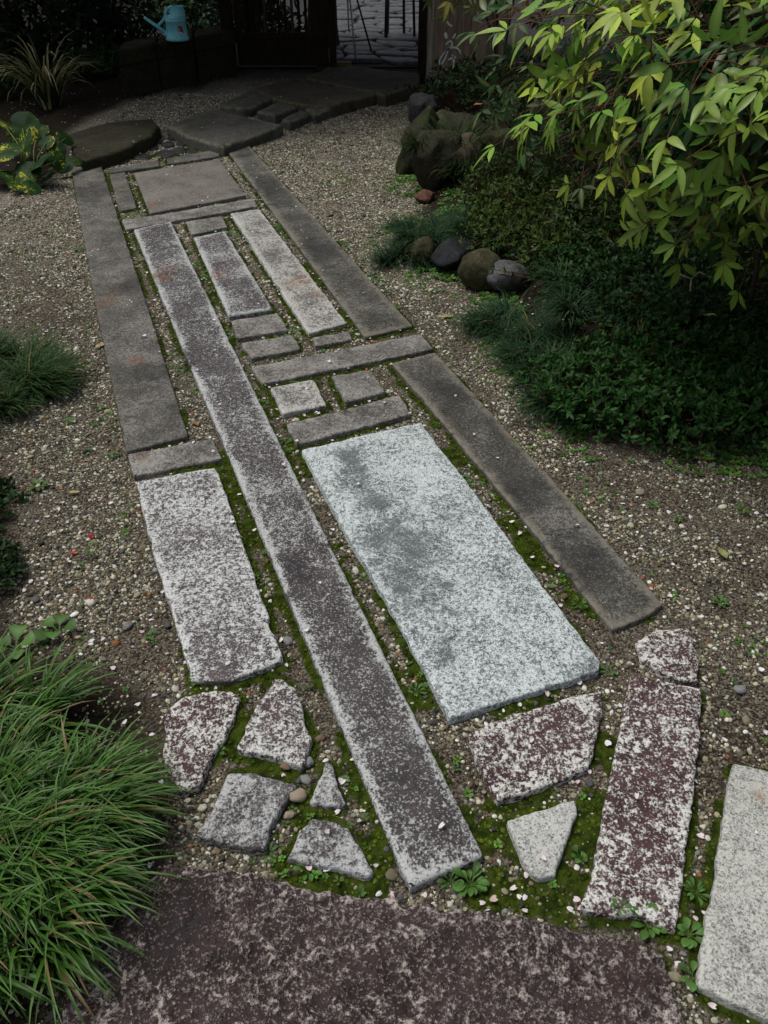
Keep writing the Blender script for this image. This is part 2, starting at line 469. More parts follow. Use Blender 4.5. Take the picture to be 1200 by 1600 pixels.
me.loops.add(len(faces) * 4); me.loops.foreach_set('vertex_index', faces.ravel())
me.polygons.add(len(faces)); me.polygons.foreach_set('loop_start', np.arange(0, len(faces) * 4, 4)); me.polygons.foreach_set('loop_total', np.full(len(faces), 4))
me.polygons.foreach_set('use_smooth', np.ones(len(faces), bool))
me.update(); me.validate()
inr = (nv[:, 0] > GX0) & (nv[:, 0] < GX1) & (nv[:, 1] > GY0) & (nv[:, 1] < GY1)
def fattr(me, name, a):
    t = me.attributes.new(name, 'FLOAT', 'POINT'); t.data.foreach_set('value', np.asarray(a, np.float32))
fattr(me, 'moss', np.where(inr, moss_amt(nv[:, 0], nv[:, 1]), 0))
soil = np.maximum(ss(look(G_bed, nv[:, 0], nv[:, 1]), -.03, .12), np.maximum(ss(look(G_left, nv[:, 0], nv[:, 1]), -.05, .1), ss(look(G_far, nv[:, 0], nv[:, 1]), -.05, .1)))
soil = np.where(inr, soil, np.where(nv[:, 1] > 6, 1.0, .5))
fattr(me, 'soil', soil)
fattr(me, 'far', ss(nv[:, 1], 3.4, 5.2))
fattr(me, 'gap', np.where(inr, ss(look(G_hull, nv[:, 0], nv[:, 1]), -.02, .04), 0))
t = NT('gravel_soil')
tc = t.n('ShaderNodeTexCoord').outputs['Object']
moss = t.attr('moss'); soila = t.attr('soil'); gap = t.attr('gap')
big = t.noise(tc, 3.2, 5, .6); mid = t.noise(tc, 60, 4, .65); fine = t.noise(tc, 300, 3, .7)
earth = t.mix(t.step(mid, .3, .7), (.014, .011, .007), (.052, .040, .027))
vcol = t.vor(tc, 230, out='Color')
sp = t.n('ShaderNodeSeparateColor'); t.l(vcol, sp.inputs[0])
peb = t.ramp(sp.outputs[0], [(0, (.05, .046, .04)), (.25, (.13, .115, .09)), (.5, (.25, .225, .175)), (.75, (.38, .35, .28)), (.93, (.56, .53, .45)), (1, (.20, .09, .04))])
vd = t.vor(tc, 230)
grit = t.math('MULTIPLY', t.step(t.math('ADD', t.math('MULTIPLY', big, .55), t.math('MULTIPLY', sp.outputs[1], .45)), .34, .40), t.math('SUBTRACT', 1.0, t.math('MULTIPLY', soila, .93)))
grit = t.math('MULTIPLY', grit, t.math('ADD', .35, t.math('MULTIPLY', t.attr('far'), .6)))
col = t.mix(grit, earth, peb)
col = t.mix(t.math('MULTIPLY', soila, .75), col, t.mix(t.step(mid, .3, .7), (.006, .005, .004), (.018, .014, .009)))
mcol = t.mix(t.step(t.noise(tc, 45, 4, .6), .35, .65), (.014, .024, .004), (.050, .072, .009))
col = t.mix(t.step(t.math('ADD', moss, t.math('MULTIPLY', t.math('SUBTRACT', mid, .5), .5)), .3, .6), col, mcol)
hh = t.math('ADD', t.math('MULTIPLY', t.math('SUBTRACT', 1.0, vd), t.math('MULTIPLY', grit, .8)), t.math('MULTIPLY', fine, .5))
ground = link('ground', me, t.finish(col, .95, t.bump(hh, .8, .008), .04))
tag(ground, kind='structure')

# ------------------------------------------------------------------ stone materials
M = {}
M['kerb'] = stone_mat('kerb_stone', (.094, .090, .080), (.22, .215, .195), .40, .005, .10, .45, 7, grain=.55, rust_col=(.16, .075, .035), bump=.35, moss=.15)
M['kerbdark'] = stone_mat('dark_kerb_stone', (.066, .065, .057), (.20, .195, .175), .36, .0048, .10, .5, 6, grain=.55, edge_col=(.19, .175, .14), edge_amt=.05, bump=.35)
M['grey'] = stone_mat('grey_stone', (.115, .108, .098), (.30, .29, .27), .48, .006, .12, .5, 9, edge_amt=.04, bump=.6, coarse=.25)
M['square'] = stone_mat('square_stone', (.135, .122, .108), (.25, .235, .215), .45, .004, .14, .35, 5, bump=.35)
M['lichen'] = stone_mat('lichen_stone', (.125, .108, .108), (.56, .58, .57), .475, .0058, .055, .26, 5.0, edge_amt=.05, stain_col=(.12, .10, .10), bump=.6)
M['long'] = stone_mat('long_slab_stone', (.088, .078, .078), (.44, .455, .45), .35, .0055, .06, .35, 5, edge_amt=.13, bump=.55)
M['speck'] = stone_mat('speckled_stone', (.14, .13, .12), (.46, .46, .43), .50, .006, .07, .4, 8, edge_amt=.08, rust_col=(.27, .15, .075), bump=.6, coarse=.2)
M['bright'] = stone_mat('pale_granite', (.17, .193, .197), (.545, .605, .607), .65, .0048, .075, .24, 8, stain_col=(.095, .11, .117), edge_amt=.01, bump=.9, grain=.5)
M['purple'] = stone_mat('purple_stone', (.098, .056, .058), (.60, .60, .565), .425, .0074, .04, .22, 7, edge_amt=.03, bump=.8, coarse=.2)
M['purplegrey'] = stone_mat('purple_grey_stone', (.118, .082, .084), (.56, .57, .55), .47, .006, .045, .25, 9, edge_amt=.02, bump=.8, coarse=.3)
M['purplegrey2'] = stone_mat('ash_stone', (.115, .098, .100), (.43, .44, .44), .50, .0065, .07, .4, 11, edge_amt=.02, bump=.8, coarse=.5)
M['pale'] = stone_mat('pale_wedge_stone', (.23, .232, .218), (.50, .51, .485), .66, .004, .10, .2, 8, bump=.6)
M['cream'] = stone_mat('cream_granite', (.24, .242, .222), (.49, .50, .465), .68, .004, .10, .3, 6, rust_col=(.30, .15, .07), bump=.6, coarse=.2)
M['dark'] = stone_mat('dark_rough_stone', (.056, .041, .040), (.41, .355, .33), .365, .0082, .06, .13, 8, crystal=.6, edge_amt=.03, edge_col=None, rust_col=(.050, .026, .024), bump=1.0, coarse=.9)
M['step'] = stone_mat('step_stone', (.060, .057, .050), (.13, .126, .115), .40, .006, .15, .4, 6, edge_col=(.15, .16, .105), bump=.5, moss=.2)
M['stepbrown'] = stone_mat('brown_step_stone', (.052, .042, .032), (.105, .09, .07), .40, .008, .15, .5, 4, edge_col=(.11, .11, .055), bump=.6, moss=.3)
M['mossy'] = stone_mat('mossy_step_stone', (.028, .025, .018), (.06, .054, .04), .40, .008, .15, .5, 5, edge_col=(.02, .024, .008), bump=.7, moss=.45)
M['wet'] = stone_mat('wet_dark_stone', (.030, .030, .031), (.07, .07, .07), .35, .006, .15, .4, 8, bump=.4, rough=.4)
STAIN = {'T': [(632,850,70),(560,740,34),(535,712,28),(700,800,30),(590,780,34),(925,1045,22),(655,920,45),(690,1010,26)], 'C': [(345,1060,26)],
         'D': [(300,560,25),(470,900,30),(560,1010,30),(650,1200,40)], 'U': [(800,770,50),(900,870,50),(700,620,30)], 'P': [(420,300,60),(500,390,50)], 'S': [(560,640,25)], 'A': [(140,300,40),(230,590,40),(200,450,30)],
         'AA': [(300,1450,50)], 'Z': [(1150,1480,16)], 'K': [(420,400,15)], 'LL': [(590,125,60)]}
RUST = {'D': [(245,432,26),(265,420,18)], 'K': [(470,440,26),(500,460,14)], 'G': [(240,320,14)], 'A': [(165,470,18),(215,560,14)], 'J': [(345,425,20)], 'Z': [(1185,1240,14)], 'E': [(200,300,12)], 'AA': [(960,1560,60),(1000,1500,40)], 'B': [(225,715,12)]}

def resample(poly, step):
    out = []
    n = len(poly)
    for i in range(n):
        a = poly[i]; b = poly[(i + 1) % n]
        k = max(1, int(round(np.linalg.norm(b - a) / step)))
        for j in range(k): out.append(a + (b - a) * j / k)
    return np.array(out)
def area(p): return .5 * np.sum(p[:, 0] * np.roll(p[:, 1], -1) - np.roll(p[:, 0], -1) * p[:, 1])
def slab_mesh(name, poly, ztop, step, jag, thick=.085, bev=.0045, relief=.0015, px=None, seed=0):
    if area(poly) < 0: poly = poly[::-1]
    # round the corners a little
    n = len(poly); rp = []
    for i in range(n):
        a, b, c = poly[i - 1], poly[i], poly[(i + 1) % n]
        la, lc = np.linalg.norm(a - b), np.linalg.norm(c - b)
        r = min(.003 + .005 * random.random(), la * .25, lc * .25)
        rp += [b + (a - b) / la * r, b + ((a - b) / la + (c - b) / lc) * r * .28, b + (c - b) / lc * r]
    q = resample(np.array(rp), step)
    n = len(q)
    tg = np.roll(q, -1, 0) - np.roll(q, 1, 0); tg /= np.linalg.norm(tg, axis=1)[:, None] + 1e-9
    nrm = np.stack([tg[:, 1], -tg[:, 0]], 1)
    so = seed * 3.7
    jn = np.array([mnoise.fractal(Vector((p[0] * 30 + so, p[1] * 30, so)), .7, 2.1, 5) for p in q])
    chip = np.array([max(0, mnoise.noise(Vector((p[0] * 14 + so, p[1] * 14, 5 + so))) - .30) for p in q])
    q = q + nrm * (jn * jag - chip * jag * 5)[:, None]
    offs = [(0, -thick), (0, -bev * 1.6), (-bev * .18, -bev * .75), (-bev * .6, -bev * .25), (-bev * 1.3, 0)]
    rings = [q + nrm * o for o, _ in offs]
    V = []; E = []
    for (o, dz), rg in zip(offs, rings):
        for p in rg: V.append((p[0], p[1], ztop + dz)); E.append(1.0)
    F = []
    for r in range(len(offs) - 1):
        for k in range(n):
            a, b = r * n + k, r * n + (k + 1) % n
            F.append((a, b, b + n, a + n))
    inner_ring = rings[-1]
    lo = inner_ring.min(0); hi = inner_ring.max(0)
    xs = np.arange(lo[0], hi[0], step); ys = np.arange(lo[1], hi[1], step)
    if len(xs) and len(ys):
        gxx, gyy = np.meshgrid(xs, ys)
        ip = np.stack([gxx.ravel(), gyy.ravel()], 1) + (np.random.default_rng(seed).random((gxx.size, 2)) - .5) * step * .7
        d, ins = seg_dist(ip, inner_ring)
        keep = ins & (d > step * .55)
        ip = ip[keep]
    else: ip = np.zeros((0, 2))
    c2 = [Vector(p) for p in inner_ring] + [Vector(p) for p in ip]
    ov, oe, of, oov, _, _ = delaunay_2d_cdt(c2, [(i, (i + 1) % n) for i in range(n)], [], 1, 1e-6)
    base = (len(offs) - 1) * n
    mp = []
    for i, v in enumerate(ov):
        src = oov[i]
        if src and src[0] < n: mp.append(base + src[0])
        else: mp.append(len(V)); V.append((v.x, v.y, ztop)); E.append(0.0)
    for f in of: F.append(tuple(mp[k] for k in f))
    V = np.array(V); E = np.array(E)
    top = np.arange(len(V)) >= base
    d, ins = seg_dist(V[:, :2], q)
    E = 1 - ss(d, .0, .034)
    E[:2 * n] = .25
    stn = np.zeros(len(V)); rst = np.zeros(len(V))
    for key, arr, tab in (('s', stn, STAIN), ('r', rst, RUST)):
        for (bx, by, br) in tab.get(name, []):
            c = P(bx, by, ztop); r = br / FPX * depth_of(bx, by, ztop)
            wx = (fnoise(V[:, 0], V[:, 1], 9, 61) - .5) * .12 + (fnoise(V[:, 0], V[:, 1], 30, 63) - .5) * .06; wy = (fnoise(V[:, 0], V[:, 1], 9, 71) - .5) * .12 + (fnoise(V[:, 0], V[:, 1], 30, 73) - .5) * .06
            dd = np.hypot(V[:, 0] + wx * min(1, r / .06) - c.x, (V[:, 1] + wy * min(1, r / .06) - c.y) / 1.5) / r
            np.maximum(arr, (1 - ss(dd, .0, 1.35)) * (.35 + .65 * ss(fnoise(V[:, 0], V[:, 1], 22, 81), .3, .65)), out=arr)
    tl = random.Random(seed)
    ax, ay = tl.uniform(-.006, .006), tl.uniform(-.006, .006)
    cen = q.mean(0)
    dz = np.array([mnoise.fractal(Vector((p[0] * 34 + so, p[1] * 34, so)), .9, 2.1, 4) for p in V]) * relief
    dz += np.array([mnoise.noise(Vector((p[0] * 5 + so, p[1] * 5, so))) for p in V]) * relief * 1.6
    V[:, 2] += np.where(V[:, 2] > ztop - thick * .8, dz, 0)
    V[:, 2] += np.clip((V[:, 0] - cen[0]) * ax + (V[:, 1] - cen[1]) * ay, -.006, .006)
    V[:, :2] -= cen
    me = bpy.data.meshes.new('paving_slab')
    me.from_pydata(V.tolist(), [], F)
    me.polygons.foreach_set('use_smooth', [True] * len(me.polygons))
    me.update()
    fattr(me, 'edge', E); fattr(me, 'stain', stn); fattr(me, 'rust', rst)
    return me, cen

path = empty('stone_path', (0, 0, 0)); tag(path, kind='structure')
for i, (nm, pxs, z, mk, jag, lab) in enumerate(SL):
    poly = SLW[nm]
    far = poly[:, 1].mean()
    step = .011 if far < 2.6 else (.018 if far < 4.2 else .03)
    kw = {}
    if nm == 'AA': step = .009; kw = dict(relief=.012, bev=.010)
    elif mk in ('purple', 'purplegrey', 'purplegrey2'): kw = dict(relief=.0035, bev=.005)
    elif mk in ('step', 'stepbrown', 'mossy'): kw = dict(relief=.006, bev=.014, thick=.13)
    elif mk == 'wet': kw = dict(relief=.003, bev=.01, thick=.04)
    elif mk == 'long': kw = dict(bev=.007)
    elif mk == 'bright': kw = dict(relief=.002, bev=.004)
    me, cen = slab_mesh(nm, poly, z, step, jag, seed=i, **kw)
    o = link('paving_slab', me, M[mk], path, (cen[0], cen[1], 0))
    if lab: o['label'] = lab

# ------------------------------------------------------------------ scatter by geometry nodes (gravel, moss, sprouts, specks)
def scatter(name, sources, loc, rot, scl, col, idx, label, cat):
    coll = bpy.data.collections.new(name + '_source')
    for k, m_ in enumerate(sources):
        o = bpy.data.objects.new('%s_piece_%02d' % (name, k), m_); coll.objects.link(o)
    me = bpy.data.meshes.new(name)
    n = len(loc)
    me.vertices.add(n); me.vertices.foreach_set('co', np.asarray(loc, np.float32).ravel())
    for nm, a in (('rot', rot), ('scl', scl), ('pcol', col)):
        t = me.attributes.new(nm, 'FLOAT_VECTOR', 'POINT'); t.data.foreach_set('vector', np.asarray(a, np.float32).ravel())
    t = me.attributes.new('idx', 'INT', 'POINT'); t.data.foreach_set('value', np.asarray(idx, np.int32))
    me.update()
    o = link(name, me)
    ng = bpy.data.node_groups.new(name + '_nodes', 'GeometryNodeTree')
    ng.interface.new_socket('Geometry', in_out='INPUT', socket_type='NodeSocketGeometry')
    ng.interface.new_socket('Geometry', in_out='OUTPUT', socket_type='NodeSocketGeometry')
    gi = ng.nodes.new('NodeGroupInput'); go = ng.nodes.new('NodeGroupOutput')
    ip = ng.nodes.new('GeometryNodeInstanceOnPoints')
    ci = ng.nodes.new('GeometryNodeCollectionInfo')
    ci.inputs['Collection'].default_value = coll
    ci.inputs['Separate Children'].default_value = True
    ci.inputs['Reset Children'].default_value = True
    ip.inputs['Pick Instance'].default_value = True
    L = ng.links.new
    L(gi.outputs[0], ip.inputs['Points']); L(ci.outputs[0], ip.inputs['Instance'])
    def na(nm, ty):
        q = ng.nodes.new('GeometryNodeInputNamedAttribute'); q.data_type = ty; q.inputs['Name'].default_value = nm
        return q.outputs[0]
    L(na('idx', 'INT'), ip.inputs['Instance Index'])
    er = ng.nodes.new('FunctionNodeEulerToRotation'); L(na('rot', 'FLOAT_VECTOR'), er.inputs[0]); L(er.outputs[0], ip.inputs['Rotation'])
    L(na('scl', 'FLOAT_VECTOR'), ip.inputs['Scale'])
    L(ip.outputs[0], go.inputs[0])
    md = o.modifiers.new('scatter', 'NODES'); md.node_group = ng
    tag(o, label, cat, kind='stuff')
    return o

def ico(sub):
    import bmesh
    bm = bmesh.new(); bmesh.ops.create_icosphere(bm, subdivisions=sub, radius=1.0)
    v = np.array([q.co[:] for q in bm.verts]); f = [tuple(q.index for q in p.verts) for p in bm.faces]
    bm.free(); return v, f
def pebble_mesh(name, seed, mat, sub=2, rough=.28):
    v, f = ico(sub)
    s = seed * 11.3
    d = np.array([1 + rough * mnoise.noise(Vector(p) * 1.1 + Vector((s, 0, 0))) + rough * .5 * mnoise.noise(Vector(p) * 2.3 + Vector((0, s, 0))) for p in v])
    v = v * d[:, None]
    m = MB(); m.add(v, f); me = m.mesh(name); me.materials.append(mat)
    return me

# gravel
t = NT('gravel_pebble')
pc = t.attr('pcol', 'INSTANCER', 'Color')
tc = t.n('ShaderNodeTexCoord').outputs['Object']
k = t.step(t.noise(tc, 2.0, 3, .6), .3, .7)
gravel_mat = t.finish(t.mix(k, t.mix(1.0, pc, (.72, .72, .72), 'MULTIPLY'), pc), .85, None, .10)
gsrc = [pebble_mesh('gravel_piece', i, gravel_mat, 1 if i < 8 else 2) for i in range(12)]
N = 1500000
gxr = rng.uniform(-2.2, 2.6, N); gyr = .35 + (rng.random(N) ** 1.35) * 7.9
pxx, pyy, dd = px_of(gxr, gyr, 0 * gxr)
s_ = look(G_sd, gxr, gyr); b_ = look(G_bed, gxr, gyr); l_ = look(G_left, gxr, gyr); f_ = look(G_far, gxr, gyr); hu = look(G_hull, gxr, gyr)
mo = moss_amt(gxr, gyr)
dens = .95 - .25 * ss(gyr, 3.2, 5.5)
dens *= ss(fnoise(gxr, gyr, 5.5, 11), .36, .56) * .80 + .20
dens *= 1 - .97 * ss(b_, -.06, .10)
dens *= 1 - .90 * ss(l_, -.12, .04)
dens *= 1 - .97 * ss(f_, -.02, .05)
dens *= 1 - .93 * ss(mo, .15, .6)
dens *= np.where(hu > 0, .95 * (.35 + .65 * ss(fnoise(gxr, gyr, 9, 17), .28, .5)), 1)
dens *= 1 - .45 * ss(gxr, .55, 1.0) * (1 - ss(gyr, 2.6, 3.4)) * ss(fnoise(gxr, gyr, 2.2, 23), .35, .6)
dens *= 1 - .5 * ss(-gxr, .55, .8) * (1 - ss(gyr, 1.7, 2.1)) * ss(fnoise(gxr, gyr, 3, 29), .3, .6)
keep = (rng.random(N) < dens) & (s_ > .003) & (pxx > -420) & (pxx < 1720) & (pyy < 2000) & (pyy > 60)
X, Y = gxr[keep], gyr[keep]; n = len(X)
size = np.clip(rng.lognormal(math.log(.0022), .52, n), .0011, .0062)
size = np.where(rng.random(n) < .015, size * 1.9, size)
size = np.minimum(size, np.maximum(s_[keep] * .9, .002)) * (1 + .25 * ss(Y, 3, 6))
zz = hgt(X, Y) + size * .25
pal = np.array([(.54, .51, .41), (.35, .31, .22), (.20, .172, .122), (.72, .71, .66), (.13, .112, .085), (.10, .098, .095), (.05, .049, .048), (.17, .12, .08), (.34, .13, .055), (.28, .28, .27)])
ci_ = rng.choice(len(pal), n, p=[.16, .17, .17, .06, .15, .09, .08, .08, .012, .028])
pcol = pal[ci_] * [.97, 1.0, .95] * rng.uniform(.70, 1.28, (n, 1))
gravel = scatter('gravel', gsrc, np.stack([X, Y, zz], 1), rng.uniform(-.5, .5, (n, 3)) * [1, 1, 12],
        np.stack([size * rng.uniform(.85, 1.4, n), size * rng.uniform(.8, 1.2, n), size * rng.uniform(.5, .85, n)], 1), pcol, rng.integers(0, 12, n),
        'loose cream, grey and brown gravel between and beside the slabs', 'gravel')

# moss cushions: short upright spikes
def moss_piece(seed):
    r = np.random.default_rng(seed); m = MB()
    for _ in range(40):
        a = r.uniform(0, 6.283); q = math.sqrt(r.random()) * .9; h = r.uniform(.35, 1.0) * (1 - .45 * q)
        x, y = q * math.cos(a), q * math.sin(a); w = .11; b = r.uniform(0, 3.14)
        lx, ly = r.normal(0, .22, 2)
        m.add([(x - w * math.cos(b), y - w * math.sin(b), -.1), (x + w * math.cos(b), y + w * math.sin(b), -.1), (x + lx, y + ly, h)], [(0, 1, 2)])
    v, f = ico(1)
    m.add(v * [.9, .9, .16], f)
    me = m.mesh('moss_piece'); me.materials.append(moss_mat); return me
t = NT('moss_cushion'); pc = t.attr('pcol', 'INSTANCER', 'Color'); moss_mat = t.finish(pc, .95, None, .02, .15)
N = 90000
xs = rng.uniform(-1.6, 1.6, N); ys = .45 + rng.random(N) ** .8 * 5.2
mo = moss_amt(xs, ys); s_ = look(G_sd, xs, ys)
keep = (rng.random(N) < ss(mo, .25, .6) * (1 - .5 * ss(ys, 3, 5))) & (s_ > .003)
X, Y = xs[keep], ys[keep]; n = len(X)
sz = rng.uniform(.0035, .0085, n)
br = fnoise(X, Y, 8, 31)[:, None]
mc = np.array([.016, .028, .005]) * (1 - br) + np.array([.14, .205, .022]) * br
mc *= rng.uniform(.6, 1.25, (n, 1))
scatter('moss', [moss_piece(i) for i in range(5)], np.stack([X, Y, hgt(X, Y)], 1), rng.uniform(-.15, .15, (n, 3)) * [1, 1, 20],
        np.stack([sz, sz, sz * rng.uniform(.6, 1.1, n)], 1), mc, rng.integers(0, 5, n), 'green moss filling the joints between the slabs', 'moss')

# small sprouts and clover leaves spread thinly over joints and gravel
def sprout_piece(seed):
    r = np.random.default_rng(seed); m = MB()
    k = int(r.integers(3, 7))
    for i in range(k):
        a = 6.283 * i / k + r.uniform(-.3, .3); L = r.uniform(.7, 1.1); z = r.uniform(.25, .8); w = r.uniform(.26, .4)
        ca, sa = math.cos(a), math.sin(a)
        pts = []
        for tt, ww in ((.15, .05), (.5, .8), (.8, 1.0), (1.05, .55)):
            for sgn in (-1, 0, 1):
                pts.append((ca * L * tt - sa * w * ww * sgn, sa * L * tt + ca * w * ww * sgn, z * math.sin(tt * 1.6) + (.08 * abs(sgn))))
        f = []
        for j in range(3):
            for q in range(2): f.append((j * 3 + q, j * 3 + q + 1, j * 3 + q + 4, j * 3 + q + 3))
        m.add(pts, f)
    me = m.mesh('sprout_piece'); me.materials.append(sprout_mat); return me
t = NT('sprout_leaf'); pc = t.attr('pcol', 'INSTANCER', 'Color'); sprout_mat = t.finish(pc, .55, None, .3, .25)
N = 90000
xs = rng.uniform(-1.9, 2.0, N); ys = .5 + rng.random(N) ** .8 * 5.4
s_ = look(G_sd, xs, ys); hu = look(G_hull, xs, ys); b_ = look(G_bed, xs, ys); l_ = look(G_left, xs, ys)
cl = ss(fnoise(xs, ys, 4.2, 41), .58, .72)
den = cl * np.where(hu > 0, .55, .20) * (1 - .6 * ss(ys, 0, 1.4) * (ys < 1.4)) + .010
den += .50 * ss(b_, -.24, .0) * (b_ < .12) * ss(fnoise(xs, ys, 6, 47), .48, .62)
keep = (rng.random(N) < den) & (s_ > .006)
X, Y = xs[keep], ys[keep]; n = len(X)
sz = rng.uniform(.005, .011, n) * (1 + .9 * ss(look(G_bed, X, Y), -.20, -.02))
sc_ = np.array([.085, .20, .03]) * rng.uniform(.55, 1.35, (n, 1)) * rng.uniform(.85, 1.15, (n, 3))
scatter('sprouts', [sprout_piece(i) for i in range(6)], np.stack([X, Y, hgt(X, Y) + .001], 1), rng.uniform(-.25, .25, (n, 3)) * [1, 1, 12],
        np.stack([sz] * 3, 1), sc_, rng.integers(0, 6, n), 'tiny green sprouts spread over joints and gravel', 'sprouts')

# ------------------------------------------------------------------ fallen petals
def petal_mesh(seed):
    r = random.Random(seed); m = MB(); pts = []
    prof = [(0, .10), (.25, .34), (.55, .46), (.85, .42), (1.0, .26)]
    cup = r.uniform(.25, .7)
    for tt, w in prof:
        for sg in (-1, 0, 1):
            x = tt - .5 - (.16 if (tt == 1.0 and sg == 0) else 0)
            pts.append((x, sg * w, cup * (sg * sg * w + (tt - .5) ** 2) + r.uniform(-.03, .03)))
    f = [(j * 3 + q, j * 3 + q + 1, j * 3 + q + 4, j * 3 + q + 3) for j in range(4) for q in range(2)]
    m.add(pts, f); return m.mesh('petal')
t = NT('cherry_petal'); rn = t.n('ShaderNodeObjectInfo').outputs['Random']
petal_mat = t.finish(t.ramp(rn, [(0, (.84, .84, .84)), (.6, (.80, .72, .75)), (.85, (.74, .58, .62)), (1, (.55, .42, .30))]), .6, None, .2, .2)
t = NT('cherry_petal_small'); pc = t.attr('pcol', 'INSTANCER', 'Color'); petal_small_mat = t.finish(pc, .6, None, .2, .2)
pms = [petal_mesh(i) for i in range(6)]
for m_ in pms: m_.materials.append(petal_mat)
slab_top = {s[0]: s[2] for s in SL}
def surf(x, y):
    """level of what lies on top at this place: a slab or the ground"""
    p = np.array([[x, y]])
    if look(G_sd, [x], [y])[0] < .004:
        best, bn = 9, None
        for nm, poly in SLW.items():
            d, ins = seg_dist(p, poly)
            if ins[0]: return slab_top[nm] + .002
    return hz(x, y) + .003
traced = [(60,885),(66,905),(72,913),(48,909),(118,796),(92,800),(64,789),(97,831),(138,805),(125,833),(60,762),(100,790),(162,1003),(145,990),(124,1002),(143,1010),(222,990),(235,1355),(98,1225),(480,1000),
          (956,1115),(950,1140),(948,1168),(1045,800),(1000,860),(1130,1160),(1188,1050),(1093,1310),(1085,1440),(1075,1545),(1110,1575),(1046,935),(1170,975),(990,740),(905,640),(1000,820),(860,690),(918,790),(830,640),(955,758),
          (307,650),(345,645),(303,700),(310,590),(270,500),(230,430),(505,430),(480,380),(425,375),(600,640),(575,600),(515,575),(600,660),(640,655),(740,690),(520,830),(560,770),(700,1010),(465,700),(470,740)]
petal_xy = [(P(a, b).x, P(a, b).y) for a, b in traced]
while len(petal_xy) < 295:
    a = random.uniform(0, 1200); b = 300 + 1250 * random.random() ** 1.7
    p = P(a, b); x, y = p.x, p.y
    s0 = look(G_sd, [x], [y])[0]
    if s0 < .0 and random.random() < .93: continue
    if s0 > .05 and random.random() < .35: continue
    if look(G_left, [x], [y])[0] > .08: continue
    if look(G_bed, [x], [y])[0] > .25: continue
    if random.random() > .35 + 1.2 * float(ss(fnoise(np.array([x]), np.array([y]), 3.5, 55), .4, .62)[0]): continue
    petal_xy.append((x, y))
for k, (x, y) in enumerate(petal_xy):
    o = link('petal', pms[k % 6], None, None, (x, y, surf(x, y) + .0035))
    s0 = random.uniform(.010, .016)
    o.scale = (s0, s0 * random.uniform(.6, 1.0), s0)
    o.rotation_euler = (random.uniform(-.3, .3) + (math.pi if random.random() < .4 else 0), random.uniform(-.3, .3), random.uniform(0, 6.28))
    tag(o, 'pale pink cherry petal fallen on the gravel and stones', 'petal', 'fallen cherry petals')
# further and smaller specks of petals
pm2 = []
for i in range(4):
    m_ = petal_mesh(50 + i); m_.materials.append(petal_small_mat); pm2.append(m_)
N = 16000
xs = rng.uniform(-3.5, 2.6, N); ys = .7 + rng.random(N) * 8.3
s_ = look(G_sd, xs, ys); b_ = look(G_bed, xs, ys)
den = (.06 + .36 * ss(fnoise(xs, ys, 3.5, 55), .40, .62)) * (.22 + .9 * ss(ys, 1.6, 4)) * np.where(s_ < .003, .10, 1) * np.where(b_ > .2, .35, 1) * np.where((look(G_hull, xs, ys) > 0) & (ys > 1.8), 2.6, 1.0)
keep = rng.random(N) < den
X, Y = xs[keep], ys[keep]; Z = np.array([surf(a, b) + .004 for a, b in zip(X, Y)]); n = len(X)
sz = rng.uniform(.007, .012, n)
scatter('petal_specks', pm2, np.stack([X, Y, Z], 1), rng.uniform(-.3, .3, (n, 3)) * [1, 1, 12], np.stack([sz] * 3, 1),
        np.array([.78, .72, .74]) * rng.uniform(.6, 1.05, (n, 1)), rng.integers(0, 4, n), 'many small pale petals strewn over the ground further off', 'petals')

# three red camellia petals, brown fallen leaves, larger pebbles
red = plain('red_petal', (.55, .012, .02), .5, .3, .2, 60)
for (a, b) in ((141, 840), (114, 868), (141, 941)):
    m = MB(); r = random.Random(a + b)
    for q in range(2):
        v, f = ico(2); v = v * [.0058, .0046, .0016]
        v[:, 2] += (v[:, 0] ** 2 + v[:, 1] ** 2) * 60
        rot = Euler((r.uniform(-.6, .6), r.uniform(-.6, .6), r.uniform(0, 6))).to_matrix()
        m.add([tuple(rot @ Vector(p) + Vector((.004 * q, .003 * q, .004 * q))) for p in v], f)
    o = m.build('red_petal', red); p = P(a, b); o.location = (p.x, p.y, hz(p.x, p.y) + .006)
    tag(o, {840: 'upper right red petal on the left gravel', 868: 'left red petal of three on the gravel', 941: 'lowest red petal on the left gravel'}[b], 'petal', 'red petals on the left gravel')

def leaf_mesh(L, W, fold=.25, droop=.25, curl=0.0, st_=7, tip=1.0, name='leaf', serr=0):
    m = MB(); pts = []; col = []
    for i in range(st_):
        tt = i / (st_ - 1)
        w = W * .5 * (math.sin(math.pi * min(1, tt ** .75 * .98 + .02)) ** .9) if i not in (0, st_ - 1) else W * .02
        for sg in (-1, 0, 1):
            pts.append((L * tt, sg * w, abs(sg) * w * fold - droop * L * tt * tt + curl * math.sin(tt * 6) * L * .05))
            col.append((1, 1, 1) if sg else (0, 0, 0))
    f = [(j * 3 + q, j * 3 + q + 1, j * 3 + q + 4, j * 3 + q + 3) for j in range(st_ - 1) for q in range(2)]
    m.add(pts, f, np.array(col)); return m.mesh(name)
dead_a = plain('dead_leaf', (.26, .12, .06), .7, .2, .4, 90)
dead_b = plain('tan_leaf', (.33, .25, .12), .7, .2, .3, 90)
dead_c = plain('olive_leaf', (.20, .22, .07), .6, .2, .3, 90)
